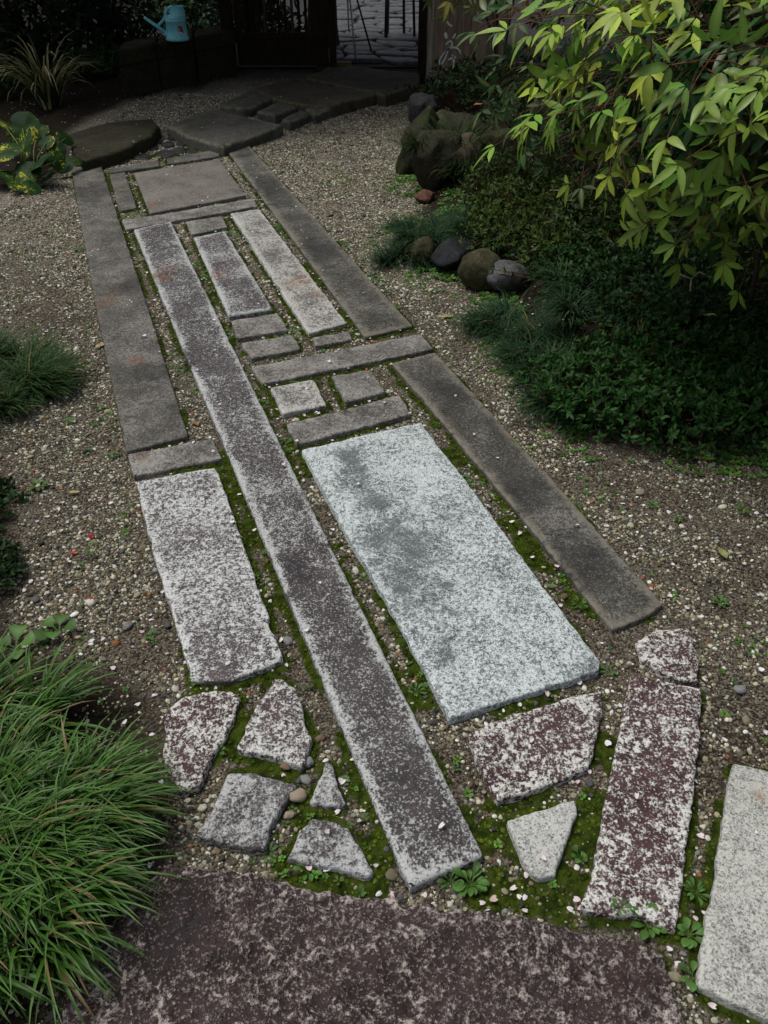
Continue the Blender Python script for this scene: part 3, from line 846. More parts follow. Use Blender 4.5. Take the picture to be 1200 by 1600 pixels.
for (a, b, L, rot, mt, lab) in [(150,547,.055,1.0,dead_b,'tan fallen leaf beside the left kerb slab'), (310,668,.050,2.2,dead_a,'reddish brown leaf lying in the joint by the long slab'),
        (578,538,.034,.2,dead_a,'small red-brown leaf lying on the cross slab'), (1135,875,.045,1.9,dead_c,'yellow-green leaf on the right gravel'), (728,398,.050,.1,dead_c,'yellow leaf lying on the black edging stone'),
        (755,388,.05,.4,dead_c,'pale olive leaf above the edging stones'), (775,335,.07,-.6,dead_a,'red-brown leaf on the mondo grass clump'), (690,498,.055,.3,dead_b,'tan leaf on the gravel below the edging stones'),
        (805,630,.045,.4,dead_c,'curled green-brown leaf on gravel beside the mondo grass'), (985,690,.045,2.6,dead_a,'brown leaf at the front edge of the leafy ground cover'), (868,410,.055,.2,dead_a,'reddish leaf on the dark soil behind the edging stones'),
        (735,250,.06,.1,dead_a,'pinkish brown leaf on top of the rockery'), (920,790,.03,.8,dead_a,'small red-brown leaf beside the right kerb slab'), (1100,575,.06,2.4,dead_b,'dry curled leaf on the leafy ground cover'),
        (110,775,.032,.3,dead_b,'small tan leaf on the left gravel')]:
    p = P(a, b); z = surf(p.x, p.y)
    me_ = leaf_mesh(L, L * .42, .3, -.12, 1.0); o = link('fallen_leaf', me_, mt, None, (p.x, p.y, z + .006))
    if '775,335' == '%d,%d' % (a, b) or (a, b) == (1100, 575): o.location.z += .07
    if (a, b) == (728, 398): o.location.z += .10
    if (a, b) == (735, 250): o.location.z += .20
    o.rotation_euler = (random.uniform(-.2, .2), random.uniform(-.15, .15), rot)
    tag(o, lab, 'leaf', 'fallen leaves')

river = [plain('river_pebble_%s' % k, c, .75, .3, .25, 90, .2) for k, c in (('grey', (.20, .20, .20)), ('tan', (.28, .23, .17)), ('dark', (.07, .07, .075)), ('brown', (.17, .11, .075)))]
for i, (a, b, s0, k, lab) in enumerate([(467,1250,.024,1,'tan upright pebble left of the triangular stone'), (481,1197,.018,0,'grey pebble below the rounded purple stone'), (447,1203,.015,3,'brown pebble above the square ash-grey stone'),
        (452,1277,.014,1,'pinkish pebble between the ash-grey stones'), (478,1222,.016,0,'light grey pebble above the triangular stone'), (468,1224,.011,2,'dark small pebble beside the light grey pebble'),
        (500,1158,.013,3,'brown pebble beside the long slab'), (200,980,.016,0,'flat grey pebble on the left gravel'), (262,978,.014,2,'black pebble near the lichened slab'), (1000,770,.018,1,'tan flat pebble on the right gravel'),
        (1012,1010,.01,3,'rusty pebble near the purple corner stone'), (1155,1080,.02,0,'flat grey chip on the right gravel'), (920,1228,.013,2,'dark pebble below the purple slab'), (450,1003,.018,0,'bluish grey pebble at the corner of the lichened slab'),
        (1035,1575,.016,1,'tan pebble in the joint at the bottom right')]):
    p = P(a, b); me_ = pebble_mesh('pebble', 40 + i, river[k], 3, .32)
    o = link('pebble', me_, None, None, (p.x, p.y, hz(p.x, p.y) + s0 * .3))
    o.scale = (s0 * .8, s0 * .62, s0 * .5); o.rotation_euler = (0, 0, random.uniform(0, 3)); tag(o, lab, 'pebble', 'larger pebbles')

# ------------------------------------------------------------------ small weeds one can count
weed_mat = col_mat('weed_leaf', .5, .25)
def weed(px_, py_, rad, n, lw, label, tall=.5, z=None, base=(.07, .16, .03)):
    p = P(px_, py_); root = empty('weed', (p.x, p.y, (hz(p.x, p.y) if z is None else z)), label, 'weed', 'small weeds')
    r = random.Random(px_ * 7 + py_)
    for i in range(n):
        a = 6.283 * i / n + r.uniform(-.35, .35); L = rad * r.uniform(.65, 1.1); el = r.uniform(.2, .9) * tall + .15
        m = MB(); col = np.array(base) * r.uniform(.7, 1.4)
        pts = []; w = L * lw
        for tt, ww in ((0, .06), (.35, .10), (.55, .7), (.78, 1.0), (.95, .6), (1.03, .08)):
            for sg in (-1, 0, 1):
                x = L * tt; y = w * ww * sg * .5; zz = math.sin(tt * 1.9) * L * el + abs(y) * .4
                pts.append((x * math.cos(a) - y * math.sin(a), x * math.sin(a) + y * math.cos(a), zz))
        f = [(j * 3 + q, j * 3 + q + 1, j * 3 + q + 4, j * 3 + q + 3) for j in range(5) for q in range(2)]
        m.add(pts, f, col); m.build('leaf', weed_mat, root)
for w_ in [(735,1385,.036,18,.40,'leafy rosette of weed at the foot of the long slab'), (704,1380,.026,12,.42,'smaller rosette beside the leafy weed below the long slab'), (482,1366,.030,6,.36,'small rosette weed above the dark foreground stone'),
           (306,1069,.020,7,.6,'clover seedling below the lichened slab'), (343,1178,.018,6,.6,'clover seedling between the purple stones'), (420,1338,.022,9,.3,'feathery weed below the square ash-grey stone'),
           (905,1342,.020,6,.7,'round-leaved seedling beside the pale wedge stone'), (963,1437,.022,6,.5,'seedling on the end of the long purple stone'), (1010,1450,.035,14,.45,'bushy weed at the foot of the long purple stone'),
           (1075,1465,.030,10,.5,'weed in the joint by the cream slab'), (1085,1400,.028,12,.28,'ferny weed between purple stone and cream slab'), (1125,945,.024,9,.55,'clover patch on the right gravel'),
           (1060,812,.020,8,.5,'clover sprig below the ground cover'), (1160,800,.026,9,.5,'clover patch at the right edge of the gravel'), (880,710,.020,8,.5,'low sprig beside the right kerb slab'), (805,710,.016,7,.5,'tiny plant growing on the right kerb slab'),
           (1020,790,.022,9,.55,'clover on the gravel in front of the ground cover'), (1175,1020,.018,8,.4,'sprig at the right edge of the gravel'), (62,762,.030,12,.5,'clover clump on the left gravel by the grass'), (110,660,.024,9,.5,'clover on the left gravel'),
           (175,712,.022,10,.45,'weed beside the short cross slab'), (110,615,.02,9,.5,'weed sprig on the upper left gravel'), (125,392,.03,10,.5,'weed at the edge of the left kerb slab'), (400,905,.016,7,.5,'sprout in the joint left of the long slab'),
           (720,1113,.028,12,.2,'grassy tuft at the near corner of the pale slab'), (905,950,.028,12,.25,'grassy sprig at the far corner of the pale slab'), (950,1050,.024,9,.3,'sprig by the dark corner of the pale slab'), (235,995,.018,7,.6,'clover seedling left of the lichened slab'),
           (650,1085,.022,10,.3,'fine weed in the joint right of the long slab'), (570,905,.018,8,.4,'weed in the joint left of the pale slab'), (1150,680,.04,12,.7,'clover clump in front of the leafy ground cover'), (92,988,.055,5,.9,'broad heart-shaped dark leaves behind the big lilyturf clump'), (25,1015,.06,5,.9,'broad dark leaves at the left edge above the lilyturf'), (1080,1530,.03,10,.5,'weed beside the cream slab at the bottom')]:
    weed(*w_, z=(.04 if w_[5].startswith(('tiny plant growing', 'seedling on the end')) else None))

# ------------------------------------------------------------------ grasses
blade_mat = col_mat('grass_blade', .42, .25, .3)
mondo_mat = col_mat('mondo_blade', .6, .2, .12)
def blades(m, base, az, L, el, droop, w, c0, c1, seg=6, tw=0.0, back=.0):
    """one arching blade as a narrow folded strip"""
    x, y, z = base; a = el; px_, pz = 0.0, 0.0
    ds = L / seg; pts = []; cols = []
    ca, sa = math.cos(az), math.sin(az)
    for i in range(seg + 1):
        tt = i / seg
        ww = w * .5 * (1 - tt ** 2.2) + w * .03
        ww *= .75 + .25 * min(1, tt * 4)
        b = az + math.pi / 2 + tw * tt
        bx, by = math.cos(b) * ww, math.sin(b) * ww
        cx, cy, cz = x + ca * px_, y + sa * px_, z + pz
        pts += [(cx - bx, cy - by, cz + ww * .35), (cx, cy, cz), (cx + bx, cy + by, cz + ww * .35)]
        c = c0 + (c1 - c0) * tt; cols += [c, c * .85, c]
        px_ += math.cos(a) * ds; pz += math.sin(a) * ds
        a -= droop * (.35 + 1.3 * tt) / seg
    f = [(j * 3 + q, j * 3 + q + 1, j * 3 + q + 4, j * 3 + q + 3) for j in range(seg) for q in range(2)]
    m.add(pts, f, np.array(cols))
def clump(name, label, cat, crowns, n, Lr, elr, drr, w, green, tip, dead=.06, sweep=None, group=None, seed=1, zoff=0.0, seg=6):
    r = random.Random(seed); m = MB()
    cxm = sum(c[0] for c in crowns) / len(crowns); cym = sum(c[1] for c in crowns) / len(crowns)
    zb = hz(cxm, cym)
    for i in range(n):
        cx, cy, cr = crowns[r.randrange(len(crowns))]
        a = r.uniform(0, 6.283); q = cr * math.sqrt(r.random())
        x, y = cx + q * math.cos(a), cy + q * math.sin(a)
        out = math.atan2(y - cym, x - cxm) if len(crowns) > 1 and r.random() < .6 else a
        az = out + r.gauss(0, .55)
        if sweep is not None and r.random() < .75:
            dx = math.cos(az) + sweep[0]; dy = math.sin(az) + sweep[1]; az = math.atan2(dy, dx) + r.gauss(0, .15)
        g = np.array(green) * r.uniform(.5, 1.45) * np.array([r.uniform(.85, 1.2), 1, r.uniform(.8, 1.15)])
        tp = np.array(tip) * r.uniform(.6, 1.4)
        if r.random() < dead: g = np.array((.20, .15, .06)) * r.uniform(.6, 1.3); tp = g * 1.1
        z = hz(x, y) if n < 400 else zb + zoff
        blades(m, (x - cxm, y - cym, z - zb - .005), az, r.uniform(*Lr), r.uniform(*elr), r.uniform(*drr), w * r.uniform(.7, 1.2), g, tp, seg, r.uniform(-.5, .5))
    o = m.build(name, blade_mat if seed == 11 else mondo_mat, None, True, (cxm, cym, zb))
    return tag(o, label, cat, group)

c0 = P(50, 1290)
crw = []
rr = random.Random(5)
for i in range(34):
    a = rr.uniform(0, 6.283); q = math.sqrt(rr.random())
    crw.append((c0.x - .13 + .27 * q * math.cos(a), c0.y - .01 + .25 * q * math.sin(a), .035))
c1_ = P(-40, 1450)
for i in range(16):
    a = rr.uniform(0, 6.283); q = math.sqrt(rr.random())
    crw.append((c1_.x + .17 * q * math.cos(a), c1_.y + .02 + .13 * q * math.sin(a), .035))
clump('grass_clump', 'big arching green lilyturf clump in the lower left foreground', 'grass clump', crw, 5200, (.12, .23), (.60, 1.30), (1.3, 2.4), .0076, (.022, .082, .009), (.075, .175, .026), .06, (.55, -.22), 'grass clumps', 11)
for k, (a, b, rad, n, lab) in enumerate([(-32, 610, .27, 5200, 'dark mondo grass mound at the left edge beside the gravel')]):
    p = P(a, b); crw = []
    for i in range(40):
        t_ = rr.uniform(0, 6.283); q = math.sqrt(rr.random()); crw.append((p.x + rad * q * math.cos(t_), p.y + rad * q * math.sin(t_), .03))
    clump('grass_clump', lab, 'grass clump', crw, n, (.12, .20), (.6, 1.3), (1.2, 2.4), .0052, (.020, .056, .016), (.045, .10, .03), .04, (.3, -.1), 'grass clumps', 20 + k, 0, 5)
for k, (a, b, rad, n, lab) in enumerate([(690, 368, .27, 2200, 'blue-green mondo grass clump behind the row of edging stones'), (640, 388, .15, 800, 'blue-green mondo grass tuft spilling onto the gravel at the edging'),
                                         (755, 385, .22, 1100, 'short mondo grass behind the black and olive edging stones'),
                                         (820, 500, .19, 1400, 'mondo grass beside the grey edging stone'), (865, 550, .20, 1500, 'mondo grass with pale arching blades along the right gravel'), (915, 610, .17, 1200, 'mondo grass between gravel and leafy ground cover'),
                                         (930, 500, .32, 1700, 'dark mondo grass in the middle of the right bed')]):
    p = P(a, b, .06); crw = []
    for i in range(18):
        t_ = rr.uniform(0, 6.283); q = math.sqrt(rr.random()); crw.append((p.x + rad * q * math.cos(t_), p.y + rad * .8 * q * math.sin(t_), .03))
    clump('grass_clump', lab, 'grass clump', crw, n, (.09, .17), (.5, 1.25), (1.3, 2.5), .0048, (.014, .046, .020), (.042, .095, .042), .04, (-.35, -.3), 'grass clumps', 40 + k, 0, 5)
# dark drooping grasses over the rockery
for k, (a, b, rad, n, lab) in enumerate([(700, 215, .22, 500, 'dark fine-leaved grass above the rockery below the signboard'), (760, 230, .20, 350, 'dark drooping grass tuft at the back of the rockery')]):
    p = P(a, b, .28); crw = [(p.x + rr.uniform(-rad, rad), p.y + rr.uniform(-rad, rad) * .6, .04) for i in range(10)]
    clump('grass_clump', lab, 'grass clump', crw, n, (.18, .34), (.8, 1.4), (1.5, 2.6), .006, (.016, .040, .014), (.04, .075, .025), .05, (-.2, -.3), 'grass clumps', 60 + k, .12, 5)

# pale striped lilyturf in the far left bed: every blade is a part
p = P(78, 168); root = empty('striped_lilyturf', (p.x, p.y, hz(p.x, p.y)), 'pale striped lilyturf with long arching blades below the watering can', 'grass clump')
r = random.Random(3)
for i in range(110):
    m = MB(); a = r.uniform(0, 6.283)
    g = np.array((.42, .38, .18)) * r.uniform(.4, 1.2) if r.random() < .62 else np.array((.03, .06, .02))
    blades(m, (.09 * math.cos(a) * r.random(), .09 * math.sin(a) * r.random(), 0), a + r.gauss(0, .3), r.uniform(.48, .80), r.uniform(.95, 1.5), r.uniform(1.9, 2.9), .020, g * .8, g * 1.15, 7, r.uniform(-.4, .4))
    m.build('blade', blade_mat, root)
# ------------------------------------------------------------------ leaf clouds (vectorised)
leaf_mat = col_mat('shrub_leaf', .5, .2, .14)
def leaf_template(w=.38, fold=.22):
    v = []
    for tt, ww in ((0, .05), (.3, .85), (.62, .9), (1, .03)):
        for sg in (-1, 0, 1): v.append((tt, sg * w * ww * .5, abs(sg) * w * ww * .5 * fold - .12 * tt * tt))
    f = [(j * 3 + q, j * 3 + q + 1, j * 3 + q + 4, j * 3 + q + 3) for j in range(3) for q in range(2)]
    return np.array(v), f
def leaf_cloud(m, pos, dirs, nrm, size, col, w=.38, fold=.22):
    v, f = leaf_template(w, fold)
    d = dirs / (np.linalg.norm(dirs, axis=1)[:, None] + 1e-9)
    nrm = nrm - d * (nrm * d).sum(1)[:, None]; nrm /= np.linalg.norm(nrm, axis=1)[:, None] + 1e-9
    b = np.cross(nrm, d)
    V = pos[:, None, :] + size[:, None, None] * (v[None, :, 0:1] * d[:, None, :] + v[None, :, 1:2] * b[:, None, :] + v[None, :, 2:3] * nrm[:, None, :])
    n, k = len(pos), len(v)
    base = m.n
    m.v.append(V.reshape(-1, 3)); m.c.append(np.repeat(col, k, 0)); m.n += n * k
    fa = np.array(f)
    F = (np.arange(n) * k)[:, None, None] + fa[None] + base
    m.f.extend(map(tuple, F.reshape(-1, 4).tolist()))
def unit(n, r):
    a = r.normal(size=(n, 3)); return a / np.linalg.norm(a, axis=1)[:, None]
bark = plain('bark', (.055, .042, .030), .9, .05, .4, 30, .6, stretch=(1, 1, .25))
twig_mat = plain('reddish_twig', (.13, .06, .035), .7, .2, .3, 60)

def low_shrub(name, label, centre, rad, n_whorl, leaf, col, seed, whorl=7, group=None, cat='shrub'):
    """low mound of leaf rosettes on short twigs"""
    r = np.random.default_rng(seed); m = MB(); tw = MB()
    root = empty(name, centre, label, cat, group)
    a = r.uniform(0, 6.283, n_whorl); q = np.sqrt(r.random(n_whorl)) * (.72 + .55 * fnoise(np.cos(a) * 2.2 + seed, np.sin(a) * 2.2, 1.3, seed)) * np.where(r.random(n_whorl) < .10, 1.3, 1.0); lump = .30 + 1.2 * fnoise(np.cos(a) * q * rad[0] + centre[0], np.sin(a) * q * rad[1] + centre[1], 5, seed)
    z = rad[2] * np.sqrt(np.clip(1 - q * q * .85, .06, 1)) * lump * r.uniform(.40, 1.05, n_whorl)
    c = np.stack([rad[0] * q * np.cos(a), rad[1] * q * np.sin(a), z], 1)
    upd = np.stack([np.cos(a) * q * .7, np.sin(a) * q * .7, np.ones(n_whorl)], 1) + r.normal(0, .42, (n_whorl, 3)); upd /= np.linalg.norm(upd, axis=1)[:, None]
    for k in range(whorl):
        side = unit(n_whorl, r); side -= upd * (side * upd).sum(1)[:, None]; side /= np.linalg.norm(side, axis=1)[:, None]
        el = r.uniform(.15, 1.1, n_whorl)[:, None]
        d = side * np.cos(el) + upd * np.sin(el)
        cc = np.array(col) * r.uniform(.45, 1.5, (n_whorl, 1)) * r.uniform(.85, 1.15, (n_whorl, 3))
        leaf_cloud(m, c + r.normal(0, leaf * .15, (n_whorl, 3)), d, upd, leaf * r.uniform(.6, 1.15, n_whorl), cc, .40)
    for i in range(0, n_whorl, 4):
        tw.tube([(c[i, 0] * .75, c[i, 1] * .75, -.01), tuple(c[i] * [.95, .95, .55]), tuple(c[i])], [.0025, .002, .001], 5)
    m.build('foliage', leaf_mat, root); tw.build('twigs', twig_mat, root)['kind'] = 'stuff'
    return root
def at(a, b, z=0.0):
    p = P(a, b, z); return (p.x, p.y, hz(p.x, p.y))
low_shrub('leafy_ground_cover', 'low dark green leafy ground cover at the front of the right bed', at(1010, 640), (.42, .30, .13), 1000, .028, (.026, .075, .016), 71, group='leafy ground cover')
low_shrub('leafy_ground_cover', 'dense leafy ground cover at the right edge below the hanging bamboo-like leaves', at(1200, 640), (.36, .34, .14), 900, .030, (.026, .075, .014), 72, group='leafy ground cover')
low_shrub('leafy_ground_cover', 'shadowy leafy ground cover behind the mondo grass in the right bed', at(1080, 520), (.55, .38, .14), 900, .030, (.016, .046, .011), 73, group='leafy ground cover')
low_shrub('leafy_ground_cover', 'yellow-green mossy low shrub behind the edging stones', at(850, 395), (.42, .45, .20), 1300, .026, (.048, .080, .014), 74, group='leafy ground cover')
low_shrub('leafy_ground_cover', 'small olive low shrub beside the rockery', at(800, 340), (.30, .36, .20), 700, .026, (.035, .062, .014), 75, group='leafy ground cover')
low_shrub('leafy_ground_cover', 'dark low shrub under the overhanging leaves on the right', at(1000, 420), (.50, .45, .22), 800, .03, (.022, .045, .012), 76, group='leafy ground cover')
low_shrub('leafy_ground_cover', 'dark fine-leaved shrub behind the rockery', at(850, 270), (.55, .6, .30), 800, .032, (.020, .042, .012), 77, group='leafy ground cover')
low_shrub('leafy_ground_cover', 'dark leafy plants at the foot of the signboard', at(770, 190), (.6, .55, .35), 700, .04, (.020, .045, .013), 78, group='leafy ground cover')
for k_, (a_, b_, rx_, ry_, lab_) in enumerate([(1110, 690, .24, .14, 'loose leafy sprigs at the front right of the bed'), (920, 660, .16, .14, 'loose leafy sprigs where the mondo grass meets the gravel'), (1000, 470, .5, .4, 'shadowy low leaves under the nandina'),
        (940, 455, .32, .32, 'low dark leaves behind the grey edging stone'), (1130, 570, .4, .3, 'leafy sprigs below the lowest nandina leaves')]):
    low_shrub('leafy_ground_cover', lab_, at(a_, b_), (rx_, ry_, .12), int(2600 * rx_ * ry_) + 120, .028, (.020, .056, .012), 140 + k_, group='leafy ground cover')
for k_, (a_, b_, lab_) in enumerate([(-35, 800, 'low dark leafy weeds at the left edge below the mondo mound'), (-35, 905, 'low dark leafy weeds at the left edge above the big lilyturf')]):
    low_shrub('leafy_ground_cover', lab_, at(a_, b_), (.11, .13, .08), 160, .026, (.020, .050, .014), 150 + k_, group='leafy ground cover')
# bare twig lying over the low shrub
m = MB(); q = Vector(at(868, 405)) + Vector((0, 0, .16))
m.tube([q + Vector((-.05, .1, .02)), q + Vector((-.02, .03, .04)), q, q + Vector((.03, -.06, .02)), q + Vector((.05, -.12, -.03))], .003, 5)
m.tube([q, q + Vector((.06, .05, .03)), q + Vector((.14, .12, .02))], .0025, 5)
m.tube([q + Vector((-.02, .03, .04)), q + Vector((.05, .11, .05)), q + Vector((.09, .16, .03))], .0022, 5)
o = m.build('bare_twig', plain('pale_twig', (.22, .19, .15), .8, .2, .2, 60)); tag(o, 'thin bare forked twig over the yellow-green low shrub', 'twig')
m = MB(); q = Vector(at(1055, 545)) + Vector((0, 0, .16))
m.tube([q + Vector((-.05, .0, .02)), q, q + Vector((.03, .02, .02)), q + Vector((.09, .0, .0))], .004, 5); m.tube([q, q + Vector((-.02, -.07, -.02))], .003, 5)
o = m.build('bare_twig', bpy.data.materials['pale_twig']); tag(o, 'short dry twig lying on the leafy ground cover', 'twig')

# ------------------------------------------------------------------ nandina (sacred bamboo): stems, single leaves, massed foliage
t = NT('nandina_leaf')
rn = t.n('ShaderNodeObjectInfo').outputs['Random']
oc = t.n('ShaderNodeObjectInfo').outputs['Color']
mid = t.attr('Col', out='Color'); sp = t.n('ShaderNodeSeparateColor'); t.l(mid, sp.inputs[0])
tc = t.n('ShaderNodeTexCoord').outputs['Object']
cc = t.mix(t.step(t.noise(tc, 5, 3, .6, t.math('MULTIPLY', rn, 40)), .35, .75), t.mix(1.0, oc, (.72, .78, .7), 'MULTIPLY'), oc)
cc = t.mix(t.math('MULTIPLY', t.math('SUBTRACT', 1.0, sp.outputs[0]), .35), cc, (.40, .42, .16))
blem = t.math('MULTIPLY', t.step(t.noise(tc, 7, 2, .5, t.math('MULTIPLY', rn, 17)), .70, .78), .35)
cc = t.mix(blem, cc, (.22, .12, .03))
nandina_leaf = t.finish(cc, .40, None, .4, .32)
mass_mat = col_mat('nandina_mass', .5, .2, .2)
LMS = []
for i in range(4):
    me_ = leaf_mesh(1.0, .235 + .03 * i, .30, .10 + .07 * i, 0, 8); me_.materials.append(nandina_leaf); LMS.append(me_)

def nandina(name, label, base, centre, rad, n_out, n_in, seed, bright, dark, accent=None, Lr=(.060, .092), n_parts=300, stems=9, face=None, slope=None):
    r = random.Random(seed)
    root = empty(name, base, label, 'shrub'); B = Vector(base); Cn = Vector(centre)
    leaves = []   # pos, dir, normal, length, colour
    tw = []
    def spray(pos, out, col, Ls, spread=1.0):
        out = out.normalized()
        side = out.cross(Vector((0, 0, 1)))
        if side.length < .1: side = Vector((1, 0, 0))
        side.normalize()
        down = Vector((0, 0, -1)); down = (down - out * down.dot(out)).normalized()
        # the rachis runs outwards and sideways and hangs over
        ax = (out * .55 + side * r.uniform(-1, 1) + Vector((0, 0, r.uniform(-.35, .25)))).normalized()
        Lr_ = Ls * 2.6 * spread
        nodes = []
        for k in range(4):
            tt = k / 3; nodes.append(pos + ax * Lr_ * tt + Vector((0, 0, -.30 * Lr_ * tt * tt)))
        tw.append([pos - ax * Lr_ * .7 - out * .05] + nodes)
        lat = ax.cross(out)
        if lat.length < .1: lat = side
        lat.normalize()
        tri = []
        for k in (1, 2):
            for sg in (-1, 1):
                tri.append((nodes[k] + lat * sg * Ls * .55 + down * Ls * .10, (lat * sg * .75 + ax * .45 + down * .65)))
        tri.append((nodes[3], (ax * .8 + down * .5)))
        for tp, td in tri:
            td = (td + Vector((0, 0, r.uniform(-.1, .6)))).normalized()
            nn = (out * .8 + Vector((0, 0, .75)) + Vector((r.gauss(0, .25), r.gauss(0, .25), r.gauss(0, .2)))).normalized()
            nn = (nn - td * nn.dot(td)).normalized()
            cL = col * r.uniform(.8, 1.2)
            for ang, sc in ((0, 1.0), (.95, .72), (-.95, .72)):
                if r.random() < .06: continue
                an = ang + r.gauss(0, .12)
                d = (Matrix.Rotation(an, 3, nn) @ td); d = (d + Vector((0, 0, -.12)) + nn * r.gauss(0, .12)).normalized()
                leaves.append((tp + d * .006, d, nn, Ls * sc * r.uniform(.85, 1.1), cL * r.uniform(.85, 1.15)))
    for k in range(n_out + n_in):
        inner_ = k >= n_out
        while True:
            v = Vector((r.gauss(0, 1), r.gauss(0, 1), r.gauss(0, 1))).normalized()
            if face is None or v.dot(Vector(face)) > -.25: break
        q = r.uniform(.45, .80) if inner_ else r.uniform(.86, 1.08)
        pos = Cn + Vector((v.x * rad[0] * q, v.y * rad[1] * q, v.z * rad[2] * q))
        if pos.z < .12: continue
        if slope and pos.z < (slope[0] - slope[1] * (pos.x - .4)) - (.10 if inner_ else 0): continue
        out = Vector((v.x / rad[0], v.y / rad[1], v.z / rad[2])).normalized()
        u = r.random()
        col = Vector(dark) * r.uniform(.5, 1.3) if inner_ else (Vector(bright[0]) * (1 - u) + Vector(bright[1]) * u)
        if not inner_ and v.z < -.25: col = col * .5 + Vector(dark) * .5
        if accent and r.random() < .16: col = Vector(accent)
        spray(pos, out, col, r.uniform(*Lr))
    pos = np.array([l[0][:] for l in leaves]); sz = np.array([l[3] for l in leaves])
    px_, py_, dd_ = px_of(pos[:, 0], pos[:, 1], pos[:, 2])
    vis = (px_ > -20) & (px_ < 1220) & (py_ > -30) & (py_ < 1620)
    score = np.where(vis, sz / dd_, 0) * np.where(vis, 1, 0)
    order = np.argsort(-score)[:n_parts]
    order = [i for i in order if score[i] > 0]
    sel = set(int(i) for i in order)
    m = MB()
    rest = [i for i in range(len(leaves)) if i not in sel]
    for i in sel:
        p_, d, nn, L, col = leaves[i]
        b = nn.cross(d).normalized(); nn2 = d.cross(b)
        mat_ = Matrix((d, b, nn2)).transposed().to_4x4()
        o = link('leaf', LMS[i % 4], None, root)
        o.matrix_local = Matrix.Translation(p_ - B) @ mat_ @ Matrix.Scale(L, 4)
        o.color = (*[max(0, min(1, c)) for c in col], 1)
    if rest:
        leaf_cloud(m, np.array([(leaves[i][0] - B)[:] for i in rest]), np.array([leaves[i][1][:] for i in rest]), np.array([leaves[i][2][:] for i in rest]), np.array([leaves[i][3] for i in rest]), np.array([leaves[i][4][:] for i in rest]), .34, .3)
        o = m.build('foliage', mass_mat, root); o['kind'] = 'stuff'
    m = MB()
    for line in tw: m.tube([p_ - B for p_ in line], [.0022, .0020, .0016, .0013, .0010][:len(line)], 5, cap=False)
    m.build('twigs', twig_mat, root)['kind'] = 'stuff'
    for k in range(stems):
        a = r.uniform(0, 6.283); tip = Cn + Vector((math.cos(a) * rad[0] * .6, math.sin(a) * rad[1] * .6, rad[2] * r.uniform(.0, .8)))
        s0 = Vector((r.uniform(-.12, .12), r.uniform(-.12, .12), -.03))
        mm = MB(); e = tip - B
        mm.tube([s0, s0 * .6 + e * .3 + Vector((0, 0, .12)), s0 * .2 + e * .65 + Vector((0, 0, .08)), e], [.010, .009, .007, .004], 7)
        mm.build('stem', bark, root)
    return root

nandina('nandina_shrub', 'large nandina shrub with bright yellow-green leaves overhanging the right bed', (1.55, 2.95, hz(1.55, 2.95)), (1.54, 2.86, 1.08), (.92, .78, .50), 230, 420, 5,
        [(.44, .54, .06), (.13, .30, .04)], (.022, .080, .016), None, (.062, .104), 300, face=(-.5, -.7, .5), slope=(.93, .25))
nandina('nandina_shrub', 'dark green nandina shrub behind the bright one beside the signboard', (1.75, 4.9, hz(1.75, 4.9)), (1.55, 4.6, .85), (.95, .80, .75), 60, 110, 6,
        [(.035, .085, .028), (.06, .12, .03)], (.014, .035, .012), None, (.07, .11), 200, face=(-.5, -.7, .3))
nandina('nandina_shrub', 'sparse nandina branch with yellow and red leaves in front of the signboard', (.95, 6.9, hz(.95, 6.9)), (.70, 6.75, 1.20), (.50, .30, .30), 15, 6, 9,
        [(.30, .24, .03), (.05, .11, .03)], (.03, .07, .02), (.32, .03, .02), (.08, .12), 220, stems=4)
